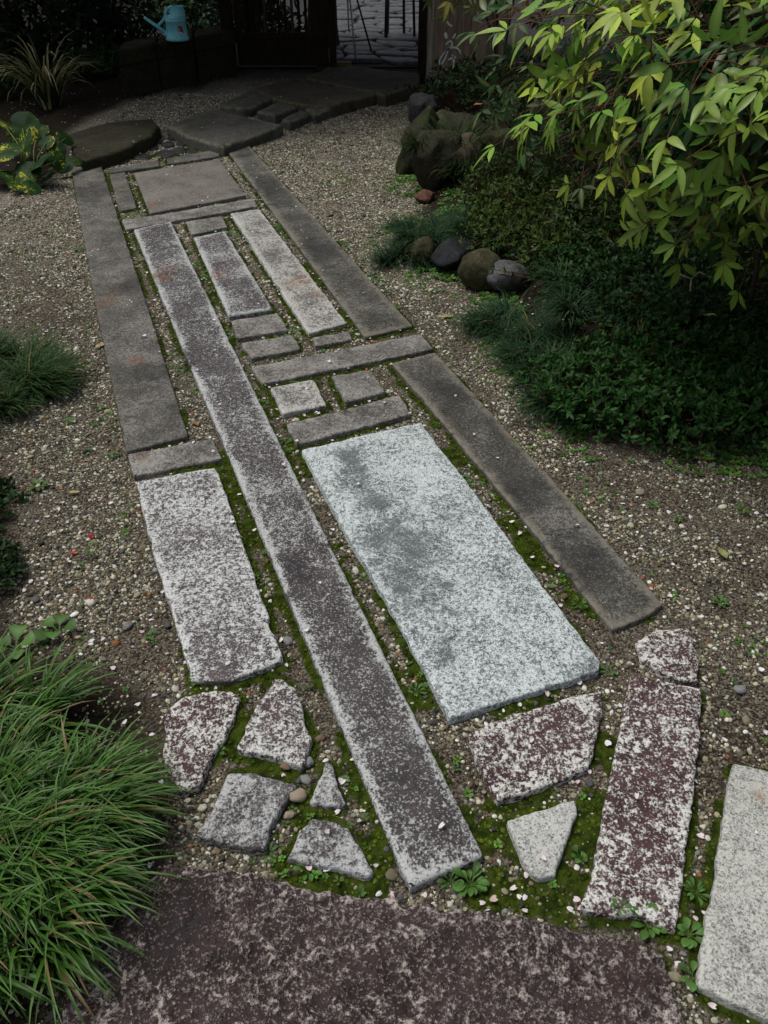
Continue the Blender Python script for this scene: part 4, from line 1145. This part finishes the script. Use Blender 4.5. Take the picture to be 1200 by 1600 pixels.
# ------------------------------------------------------------------ spotted round-leaved plant (leopard plant)
t = NT('leopard_leaf'); tc = t.n('ShaderNodeTexCoord').outputs['Object']
rn = t.math('MULTIPLY', t.n('ShaderNodeObjectInfo').outputs['Random'], 50)
n1 = t.noise(tc, 75, 4, .7, rn); n2 = t.noise(tc, 9, 2, .5, rn)
g = t.mix(t.step(n2, .3, .7), (.008, .032, .008), (.026, .072, .012))
sp_ = t.step(t.math('ADD', n1, t.math('MULTIPLY', t.math('SUBTRACT', n2, .55), .85)), .56, .62)
leop = t.finish(t.mix(sp_, g, (.46, .42, .05)), .55, None, .10, .12)
p = P(55, 285); root = empty('leopard_plant', (p.x, p.y, hz(p.x, p.y)), 'round-leaved leopard plant with yellow spots at the left edge', 'plant')
stalk = plain('green_stalk', (.08, .12, .03), .5, .3)
for i, (a, b, z, rd) in enumerate([(35,200,.24,.115),(5,192,.26,.10),(38,230,.20,.105),(8,235,.20,.10),(62,250,.16,.09),(102,215,.15,.062),(88,234,.13,.062),(72,222,.17,.06),(100,258,.08,.062),(72,277,.06,.075),(42,268,.10,.085),(14,275,.08,.075),(48,292,.04,.06),(118,250,.09,.045),(25,290,.05,.055),(88,250,.12,.06),(58,205,.20,.08),(-10,265,.12,.09)]):
    q = P(a, b, z) - Vector(root.location); r = random.Random(i)
    m = MB(); pts = [(0, 0, 0)]; nn_ = 26
    for ring, fr in ((0, .5), (1, 1.0)):
        for k in range(nn_):
            an = 6.283 * k / nn_
            rr_ = rd * fr * (1 - .30 * math.exp(-((an - math.pi) / .25) ** 2) * fr) * (1 + .03 * math.sin(an * 9))
            pts.append((rr_ * math.cos(an), rr_ * math.sin(an), -.10 * rd * fr * fr + .035 * rd * fr * math.sin(5 * an + i)))
    f = [(0, 1 + k, 1 + (k + 1) % nn_) for k in range(nn_)] + [(1 + k, 1 + nn_ + k, 1 + nn_ + (k + 1) % nn_, 1 + (k + 1) % nn_) for k in range(nn_)]
    m.add(pts, f)
    o = m.build('leaf', leop, root, True, q); o.rotation_euler = (R(r.uniform(5, 60)), R(r.uniform(-35, 35)), r.uniform(-1.5, 1.5))
    m = MB(); m.tube([(0, 0, 0), (q.x * .4, q.y * .4, q.z * .7), (q.x, q.y, q.z - .004)], .004, 6); m.build('stalk', stalk, root)

# ------------------------------------------------------------------ rocks
rock_mats = {'grey': stone_mat('rock_grey', (0.061, 0.061, 0.065), (0.129, 0.129, 0.133), .45, .02, .16, .4, 5, bump=.4, rough=.7),
             'olive': stone_mat('rock_olive', (0.041, 0.039, 0.020), (0.088, 0.082, 0.048), .42, .02, .16, .5, 7, bump=.5, moss=.35),
             'black': stone_mat('rock_black', (0.016, 0.018, 0.020), (0.037, 0.039, 0.044), .4, .02, .16, .4, 5, bump=.4, rough=.6),
             'brown': stone_mat('rock_brown', (0.051, 0.041, 0.026), (0.116, 0.095, 0.068), .42, .02, .16, .5, 6, bump=.7, moss=.3),
             'mossdark': stone_mat('rock_moss', (0.020, 0.020, 0.012), (0.048, 0.044, 0.031), .42, .02, .16, .5, 6, bump=.8, moss=.6),
             'slate': stone_mat('rock_slate', (0.031, 0.032, 0.033), (0.068, 0.071, 0.071), .42, .02, .16, .4, 5, bump=.8, moss=.25),
             'red': stone_mat('rock_red', (0.116, 0.051, 0.034), (0.177, 0.095, 0.068), .45, .02, .16, .4, 8, bump=.5)}
def rock(a, b, wpx, hpx, mk, label, seed, dep=.9, sharp=.25, tilt=0.0, z=0.0):
    """a, b: foot of the rock in the photograph"""
    d = depth_of(a, b, z); w = wpx / FPX * d; h = hpx / FPX * d * 1.0
    v, f = ico(4); s = seed * 5.17
    dsp = np.array([1 + sharp * mnoise.noise(Vector(p) * 1.2 + Vector((s, 0, 0))) + sharp * .5 * mnoise.noise(Vector(p) * 2.6 + Vector((0, s, 0))) + .05 * mnoise.fractal(Vector(p) * 6 + Vector((0, 0, s)), 1, 2, 3) for p in v])
    v = v * dsp[:, None]
    # a few flat broken faces
    r = np.random.default_rng(seed)
    if sharp > .2:
        for _ in range(14):
            n_ = unit(1, r)[0]; lim = r.uniform(.62, .85); k = v @ n_
            v = v - np.clip(k - lim, 0, None)[:, None] * n_ * .85
    v = v / np.abs(v).max(0)
    v = v * [w / 2, w / 2 * dep, h / 2]
    rot = np.array(Euler((0, tilt, r.uniform(-.3, .3))).to_matrix()); v = v @ rot.T
    v[:, 2] += h * .5 - v[:, 2].max() * .25 - .0
    m = MB(); m.add(v, f); me_ = m.mesh('rock')
    for nm in ('edge', 'stain', 'rust'): fattr(me_, nm, np.zeros(len(v)))
    p = P(a, b, z); o = link('rock', me_, rock_mats[mk], None, (p.x, p.y + w * .3 * dep, hz(p.x, p.y + .1) - h * .04 + z * .4))
    return tag(o, label, 'rock', 'garden rocks')
rock(662, 417, 44, 48, 'olive', 'small dark mossy edging stone at the left of the row', 1, sharp=.15)
rock(712, 430, 79, 52, 'black', 'black edging stone between the olive and the dark stone', 2, sharp=.22)
rock(752, 458, 73, 68, 'olive', 'rounded olive-brown edging stone', 3, sharp=.14, tilt=.3)
rock(792, 466, 73, 49, 'grey', 'smooth grey rounded edging stone at the end of the row', 4, sharp=.12)
rock(657, 207, 53, 59, 'slate', 'grey angular rock at the far end of the rockery', 5, sharp=.4)
rock(655, 274, 58, 120, 'mossdark', 'tall dark leaning rock at the edge of the gravel', 6, sharp=.35, tilt=.35)
rock(692, 224, 58, 52, 'olive', 'greenish rounded rock behind the tall dark rock', 7, sharp=.2, z=.10)
rock(684, 307, 98, 100, 'mossdark', 'big dark mossy rock in the shade of the rockery', 8, sharp=.3)
rock(722, 299, 82, 71, 'brown', 'brown blocky rock with a lit flat top', 9, sharp=.4, z=.04)
rock(784, 294, 79, 70, 'mossdark', 'mossy lumpy rock at the right of the rockery', 10, sharp=.35, z=.04)
rock(664, 320, 33, 25, 'red', 'small reddish stone below the rockery', 11, sharp=.3)
rock(725, 252, 85, 67, 'mossdark', 'dark rock at the back of the rockery', 12, sharp=.35, z=.1)

# ------------------------------------------------------------------ mossy stone ledge and watering can
ledge_mat = stone_mat('ledge_stone', (.018, .016, .010), (.045, .040, .026), .42, .02, .16, .5, 4, edge_col=(.04, .042, .012), bump=.8, moss=.5, coarse=.4)
a0, a1 = P(196, 158), P(372, 118)
LH = .39
dirv = (a1 - a0).normalized(); back = Vector((-.16, 1.0, 0)).normalized()
ctr = (a0 + a1) / 2
ledge = empty('stone_ledge', (ctr.x, ctr.y, 0), 'low dark mossy stone ledge carrying the watering can', 'ledge')
xb = 0.0; Ltot = (a1 - a0).length; r = random.Random(8); cuts = [0, .30, .62, 1.0]
for i in range(3):
    l0, l1 = cuts[i] * Ltot, cuts[i + 1] * Ltot
    for lev, (z0, z1) in enumerate(((-.03, .27), (.272, LH))):
        off = 0 if lev else .03
        q = [a0 + dirv * (l0 + .006) + back * off, a0 + dirv * (l1 - .006) + back * off, a0 + dirv * (l1 - .006) + back * .50, a0 + dirv * (l0 + .006) + back * .50]
        me_, cen = slab_mesh('ledge', np.array([v[:2] for v in q]), z1, .035, .006, thick=z1 - z0, bev=.018, relief=.007, seed=300 + i * 2 + lev)
        link('stone_block', me_, ledge_mat, ledge, (cen[0] - ctr.x, cen[1] - ctr.y, 0))

t = NT('turquoise_plastic'); tc = t.n('ShaderNodeTexCoord').outputs['Object']
turq = t.finish(t.mix(t.step(t.noise(tc, 20, 3), .3, .7), (.19, .62, .70), (.24, .70, .78)), .32, None, .45, .08)
cp = P(276, 64, LH + .008)
can = empty('watering_can', (cp.x, cp.y + .06, LH + .006), 'turquoise plastic watering can with a red print on the stone ledge', 'watering can')
can.scale = (.86, .86, .86)
m = MB(); m.lathe([(.0, 0), (.112, 0), (.118, .006), (.118, .026), (.112, .032), (.109, .036), (.103, .172), (.106, .174), (.106, .182), (.101, .186), (.104, .200), (.100, .214), (.088, .224), (.066, .228), (.0, .229)], 40)
m.build('body', turq, can)
m = MB(); m.lathe([(.080, .222), (.078, .226), (.068, .300), (.069, .304), (.064, .304), (.062, .298), (.071, .228)], 36, (.030, 0, 0)); m.build('filler_neck', turq, can)
m = MB(); m.tube([(-.095, 0, .050), (-.122, 0, .072)], [.040, .028], 20); m.tube([(-.112, 0, .064), (-.20, -.005, .128), (-.315, -.01, .208)], [.021, .0175, .0135], 18); m.build('spout', turq, can)
m = MB()
hp = [(.0, 0, .300), (-.050, 0, .290), (-.082, 0, .258), (-.098, 0, .216), (-.125, 0, .178), (-.165, 0, .146), (-.185, 0, .128)]
for i in range(len(hp) - 1):
    pass
sub = []
for i in range(len(hp) - 1):
    for k in range(4):
        tt = k / 4; P0 = Vector(hp[max(i - 1, 0)]); P1 = Vector(hp[i]); P2 = Vector(hp[i + 1]); P3 = Vector(hp[min(i + 2, len(hp) - 1)])
        sub.append(.5 * ((2 * P1) + (P2 - P0) * tt + (2 * P0 - 5 * P1 + 4 * P2 - P3) * tt * tt + (3 * P1 - P0 - 3 * P2 + P3) * tt ** 3))
sub.append(Vector(hp[-1]))
m.tube(sub, .014, 14)
v_ = m.v[0]; v_[:, 1] *= 1.15
m.build('handle', turq, can)
m = MB(); m.tube([(-.06, 0, .262), (-.035, 0, .245), (-.028, 0, .225)], [.007, .008, .011], 10); m.build('brace', turq, can)
# printed motif on the side: a loose red flower with dark and white dabs
def dab(cx_, cz_, w, h, c, nm, lift):
    m = MB(); pts = []; n_ = 12
    for k in range(n_):
        an = 6.283 * k / n_
        x = cx_ + w * math.cos(an); z = cz_ + h * math.sin(an)
        R_ = .109 - (z - .036) / .136 * .006 + lift
        pts.append((R_ * math.sin(x / R_), -R_ * math.cos(x / R_), z))
    m.add(pts, [tuple(range(n_))]); m.build(nm, plain('print_' + nm, c, .4, .4, .15), can)
for (x, z, w, h, c, nm, lf) in [(.062, .100, .034, .046, (.20, .42, .44), 'print_ground', .0008), (.052, .128, .013, .016, (.42, .02, .03), 'print_petal', .0016), (.075, .120, .013, .018, (.38, .015, .025), 'print_petal', .0019), (.082, .092, .012, .020, (.40, .02, .03), 'print_petal', .0016),
                             (.060, .098, .010, .012, (.05, .04, .05), 'print_dab', .0022), (.056, .080, .008, .012, (.70, .72, .70), 'print_leaf', .0016), (.072, .072, .007, .012, (.72, .72, .70), 'print_leaf', .0019)]:
    dab(x, z, w, h, c, nm, lf)

# ------------------------------------------------------------------ gate: open lattice door, posts, beam, and roofing out of view added for shade
wood = plain('dark_wood', (.022, .017, .012), .9, .04, .4, 12, .4, stretch=(6, 6, .6))
wood2 = plain('worn_wood', (.060, .050, .040), .9, .05, .35, 12, .4, stretch=(6, 6, .6))
gp_ = P(372, 116)
gate = empty('wooden_gate', (gp_.x, gp_.y, 0), 'dark wooden gate with an open slatted door and unseen roofing added for shade', 'gate')
def part(name, c, s, mat=wood, bw=.004, rot=None):
    m = MB(); m.box((0, 0, 0), s, rot); o = m.build(name, mat, gate, False, Vector(c)); bevel(o, bw); return o
Wd = .98
part('post', (-.06, .0, 1.15), (.11, .11, 2.36)); part('post', (2.42, .9, 1.15), (.13, .13, 2.36)); part('post', (-.06, 1.6, 1.15), (.11, .11, 2.36))
part('stile', (.05, -.005, 1.02), (.065, .045, 1.88)); part('stile', (Wd - .03, -.005, 1.02), (.065, .045, 1.88))
part('rail', (Wd / 2, -.004, .125), (Wd - .15, .042, .09)); part('rail', (Wd / 2, -.004, .335), (Wd - .15, .042, .05)); part('rail', (Wd / 2, -.004, 1.9), (Wd - .15, .042, .09))
part('panel', (Wd / 2, .002, .24), (Wd - .15, .018, .14))
for i in range(13):
    part('slat', (.115 + i * (Wd - .20) / 12, -.010, 1.11), (.026, .026, 1.50), wood2 if i in (3, 7) else wood, .002)
part('beam', (1.18, .45, 2.40), (3.2, .14, .16)); 
part('timber_sill', (.95, .18, .05), (.34, .10, .07), plain('yellowish_timber', (.13, .10, .035), .8, .2, .3, 20), .006)
tile = plain('roof_tile', (.05, .052, .056), .6, .3, .3, 10)
for sgn in (-1, 1):
    m = MB(); ro = Matrix.Rotation(R(24) * sgn, 3, 'X')
    for k in range(22):
        m.tube([ro @ Vector((-1.05 + k * .215, 0, .06)), ro @ Vector((-1.05 + k * .215, 1.75 * sgn * -1 * -1, .06))], .045, 8)
    m.box(ro @ Vector((1.2, .88 * sgn, 0)), (4.8, 1.76, .05), ro)
    ro2 = m.build('shade_roof', tile, gate, False, Vector((0, .75, 3.25)))  # roofing stays out of view, added to shade the gateway
# ------------------------------------------------------------------ signboard with brush lettering
bp = P(664, 131)
sign = empty('signboard', (bp.x, bp.y, 0), 'weathered wooden signboard with white brushed lettering', 'sign')
swood = plain('sign_wood', (.26, .195, .135), .85, .08, .35, 9, .3, stretch=(5, 5, .5))
m = MB(); m.box((0, 0, 0), (.075, .09, 2.3)); bevel(m.build('post', wood, sign, False, Vector((-.035, .0, 1.12))))
m = MB(); m.box((0, 0, 0), (.055, .04, 1.95)); bevel(m.build('edge_strip', plain('strip_wood', (.36, .31, .24), .85, .08, .3, 9, .3, stretch=(5, 5, .5)), sign, False, Vector((.033, .0, 1.03))))
for k in range(4):
    m = MB(); m.box((0, 0, 0), (.168, .030, 1.93)); bevel(m.build('board', swood, sign, False, Vector((.148 + k * .1705, .004, 1.03))), .003)
YF = bp.y + .004 - .015 - .0035
def on_board(cx_, cy_):
    a, b = 640 + cx_ / 8.571, cy_ / 8.571
    u = (a - 600) / FPX; v = (800 - b) / FPX
    d = YF / (ct + v * st)
    return Vector((u * d - bp.x, YF - bp.y, CAM_H + d * (v * ct - st)))
chalk = plain('white_paint', (.82, .83, .80), .8, .2, .1, 60)
strokes = [[(470,170),(455,240)], [(490,250),(505,290),(525,325),(572,350)], [(570,150),(600,180)], [(478,435),(484,470),(494,515)], [(615,445),(600,480),(575,518)],
           [(480,602),(515,565),(550,548),(572,580),(560,620),(520,655),(480,682)], [(470,684),(530,652),(600,635),(650,655),(676,690),(680,722)], [(480,684),(430,755),(402,800),(400,840),(415,872),(455,815),(490,750),(512,680)],
           [(520,802),(570,775),(622,765)], [(572,728),(585,780),(592,840),(578,945)], [(903,125),(912,190),(885,220),(855,255),(885,272),(930,285),(976,312)], [(868,-20),(885,45),(920,90)], [(945,-20),(962,40),(930,50)],
           [(872,690),(862,750)], [(630,868),(655,885),(664,912)], [(490,915),(492,955)], [(935,430),(930,440)]]
wid = [26, 24, 26, 40, 24, 20, 20, 20, 24, 22, 16, 20, 18, 16, 18, 20, 18]
for s_, w_ in zip(strokes, wid):
    pts = [on_board(*q) for q in s_]; w = w_ / 8.571 / FPX * 8.0
    # smooth the line, then give the flat brush stroke its width
    fine_ = []
    for i in range(len(pts) - 1):
        for k in range(4):
            tt = k / 4; a = pts[max(i - 1, 0)]; b = pts[i]; c = pts[i + 1]; d = pts[min(i + 2, len(pts) - 1)]
            fine_.append(.5 * ((2 * b) + (c - a) * tt + (2 * a - 5 * b + 4 * c - d) * tt * tt + (3 * b - a - 3 * c + d) * tt ** 3))
    fine_.append(pts[-1])
    m = MB(); vv = []
    for i, q in enumerate(fine_):
        tg_ = (fine_[min(i + 1, len(fine_) - 1)] - fine_[max(i - 1, 0)]).normalized(); nn = Vector((-tg_.z, 0, tg_.x))
        ww = w * .5 * (.55 + .45 * math.sin(math.pi * (i + .5) / len(fine_)))
        vv += [q + nn * ww, q - nn * ww]
    m.add([tuple(q) for q in vv], [(2 * i, 2 * i + 1, 2 * i + 3, 2 * i + 2) for i in range(len(fine_) - 1)])
    m.build('letter_stroke', chalk, sign, False)
# ------------------------------------------------------------------ courtyard beyond the gate
court = empty('courtyard_paving', (0, 0, 0)); tag(court, kind='structure')
flag = stone_mat('courtyard_stone', (.060, .063, .065), (.13, .137, .14), .45, .02, .16, .4, 3, bump=.4, rough=.5)
m = MB(); m.add([(-3.5, 9.55, .012), (4.5, 9.55, .012), (4.5, 30, .012), (-3.5, 30, .012)], [(0, 1, 2, 3)])
m.build('joint_bed', plain('joint_soil', (.028, .028, .028), .9, .2), court)
cols_, rows_ = 12, 26
gxs = lambda i, j: -2.0 + i * .36
V_ = {}
for j in range(rows_ + 1):
    for i in range(cols_ + 1):
        V_[i, j] = np.array((-1.9 + i * .36 + random.uniform(-.14, .14) + (j % 2) * .15, 9.7 + j * .34 + random.uniform(-.13, .13)))
for j in range(rows_):
    for i in range(cols_):
        q = np.array([V_[i, j], V_[i + 1, j], V_[i + 1, j + 1], V_[i, j + 1]]); c = q.mean(0)
        a_, b_, dd_ = px_of(c[0], c[1], 0)
        if a_ < 480 or a_ > 720: continue
        m = MB(); zt = .035 + random.uniform(-.010, .014); pts = []
        q8 = []
        for k in range(4):
            u_, w_ = q[k], q[(k + 1) % 4]; q8 += [u_ + (c - u_) * .07, (u_ + w_) / 2 + (c - (u_ + w_) / 2) * random.uniform(-.04, .08)]
        for sc, z in ((.94, .005), (.93, zt - .012), (.86, zt), (.45, zt + .004)):
            for p_ in q8: pts.append(((p_[0] - c[0]) * sc, (p_[1] - c[1]) * sc, z + random.uniform(-.002, .002)))
        f = [(l * 8 + k, l * 8 + (k + 1) % 8, (l + 1) * 8 + (k + 1) % 8, (l + 1) * 8 + k) for l in range(3) for k in range(8)] + [tuple(24 + k for k in range(8))]
        m.add(pts, f); o = m.build('flagstone', flag, court, True, Vector((c[0], c[1], .012)))
# stand and stool standing in the courtyard
steel = plain('dull_steel', (.42, .44, .45), .4, .5, .1, 30, 0, .7); dk = plain('dark_green_paint', (.025, .045, .040), .45, .4, .2, 20)
f1, f2, f3 = P(556, 92, .05), P(580, 79, .05), P(545, 48, .05)
top = Vector((f1.x - .10, f1.y + .55, .88))
std = empty('folding_stand', (top.x, top.y, .05), 'thin metal folding stand with splayed legs on the courtyard paving', 'stand')
for fo, mt in ((f1, steel), (f2, dk), (f3, steel)):
    m = MB(); m.tube([fo - Vector(std.location), top - Vector(std.location)], .010, 8); m.build('leg', mt, std)
m = MB(); m.box(top - Vector(std.location) + Vector((-.03, 0, .03)), (.36, .36, .03)); bevel(m.build('top', plain('pale_panel', (.30, .30, .29), .6, .3), std, False), .006)
m = MB(); m.tube([top - Vector(std.location) + Vector((.03, -.20, -.34)), top - Vector(std.location) + Vector((-.02, .05, -.34))], .006, 6); m.build('brace', steel, std)
sp0 = P(603, 60, .05)
stl = empty('stool', (sp0.x + .12, sp0.y + .12, .05), 'dark green stool with a cushioned seat on the courtyard paving', 'stool')
for (dx, dy, rr_) in ((-.12, -.12, .022), (.10, .18, .016), (.22, -.05, .016), (-.10, .20, .016)):
    m = MB(); m.tube([(dx, dy, 0), (dx * .85, dy * .85, .66)], rr_, 10); m.build('leg', dk, stl)
m = MB(); m.lathe([(0, .64), (.20, .64), (.225, .655), (.23, .69), (.21, .715), (0, .72)], 28, (.03, .03, 0)); m.build('seat', dk, stl)
m = MB(); m.lathe([(0, .721), (.20, .722), (.215, .74), (.20, .765), (0, .775)], 28, (.03, .03, 0)); m.build('cushion', plain('green_cushion', (.08, .12, .05), .8, .2), stl)

# ------------------------------------------------------------------ trunk by the gate with added shade canopy, unseen shade tree on the right, dark shrubs in the far left bed
def tree(name, label, base, h, crown_c, crown_r, n, leaf, col, seed, trunk_r=.17):
    r = np.random.default_rng(seed); root = empty(name, base, label, 'tree'); B = np.array(base)
    m = MB(); cc_ = np.array(crown_c) - B
    tr = [(0, 0, -.1), (.02, .01, .25), (.05, .0, h * .35), tuple(cc_ * [.5, .5, 1] * [1, 1, .6]), tuple(cc_)]
    m.tube(tr, [trunk_r * 1.35, trunk_r, trunk_r * .85, trunk_r * .6, trunk_r * .3], 14)
    for k in range(14):
        d = unit(1, r)[0]; d[2] = abs(d[2]) * .5
        e = cc_ + d * np.array(crown_r) * .8; s0 = np.array(tr[3]) * (1 - k / 20) + cc_ * (k / 20)
        m.tube([tuple(s0), tuple((s0 + e) / 2 + [0, 0, .1]), tuple(e)], [trunk_r * .35, trunk_r * .2, .015], 7)
    m.build('trunk', bark, root)
    m = MB()
    nc = 130; cd = unit(nc, r) * (r.random((nc, 1)) ** .4); cen_ = cc_ + cd * np.array(crown_r)
    which = r.integers(0, nc, n); pos = cen_[which] + r.normal(0, .20, (n, 3)) * [1.2, 1.2, .7]
    d = unit(n, r) + [0, 0, -.3]; nr = unit(n, r) * .6 + [0, 0, 1]
    cl = np.array(col) * r.uniform(.5, 1.4, (n, 1)) * (.7 + .6 * r.random(nc)[which][:, None])
    leaf_cloud(m, pos, d, nr, leaf * r.uniform(.7, 1.2, n), cl, .45)
    m.build('crown', leaf_mat, root)
    return root
tb = P(515, 92)
tree('shade_tree', 'dark evergreen tree trunk behind the slatted gate door, with an unseen canopy added for shade', (tb.x - .12, tb.y + .55, 0), 3.2, (tb.x - 1.9, tb.y - .7, 2.75), (3.6, 2.7, 1.2), 30000, .15, (.025, .055, .018), 81)  # wide low canopy out of view, shaped to shade the far left
tree('shade_tree', 'unseen evergreen tree added behind the right bed for shade', (2.9, 7.4, hz(2.9, 7.4)), 3.0, (2.9, 7.0, 2.9), (2.2, 2.1, 1.1), 20000, .14, (.022, .05, .016), 82, .13)  # unseen tree, added to darken the back of the right bed
def bush(name, label, base, rad, n, leaf, col, seed, w=.45):
    r = np.random.default_rng(seed); root = empty(name, base, label, 'shrub', 'dark shrubs of the far left bed')
    m = MB(); nc = 60; cd = unit(nc, r); cd[:, 2] = np.abs(cd[:, 2]); q = r.random((nc, 1)) ** .35
    cen_ = cd * q * np.array(rad)
    which = r.integers(0, nc, n); pos = cen_[which] + r.normal(0, .10, (n, 3)); pos[:, 2] = np.abs(pos[:, 2])
    d = unit(n, r) + cd[which] * .5 + [0, 0, -.35]; nr = cd[which] + unit(n, r) * .5 + [0, 0, .4]
    cl = np.array(col) * r.uniform(.4, 1.5, (n, 1)) * (.6 + .8 * r.random(nc)[which][:, None])
    leaf_cloud(m, pos, d, nr, leaf * r.uniform(.7, 1.2, n), cl, w)
    m.build('foliage', leaf_mat, root)
    m = MB()
    for k in range(0, nc, 3): m.tube([(r.uniform(-.06, .06), r.uniform(-.06, .06), -.03), tuple(cen_[k] * [.4, .4, .6]), tuple(cen_[k])], [.02, .012, .005], 6)
    m.build('branches', bark, root)
    return root
for k, (a, b, rad, n, lf, lab) in enumerate([(30, 105, (.9, .6, 1.1), 2600, .10, 'shadowed leafy shrub in the upper left corner'), (165, 95, (.75, .6, 1.2), 2400, .09, 'shadowed leafy shrub left of the watering can'), (-120, 140, (.9, .8, 1.3), 2200, .11, 'dark shrub cut by the left edge behind the striped lilyturf'),
                                             (285, 42, (.9, .5, 1.5), 2600, .10, 'dark shrub directly behind the watering can'), (380, 62, (.7, .5, 1.6), 2200, .10, 'dark shrub between watering can and gate')]):
    p = P(a, b); bush('dark_shrub', lab, (p.x, p.y + (.35 if k < 3 else .1), 0.02), rad, n, lf, (.020, .048, .016), 90 + k)
# low ground plants at the top left
p = P(25, 75); 
for k, (a, b) in enumerate([(-30, 150), (160, 120)]):
    low_shrub('leafy_ground_cover', ('dark leafy plants at the foot of the upper left shrubs', 'dark leafy plants beside the stone ledge')[k], at(a, b), (.5, .35, .25), 260, .06, (.024, .06, .016), 110 + k, 6, 'leafy ground cover')
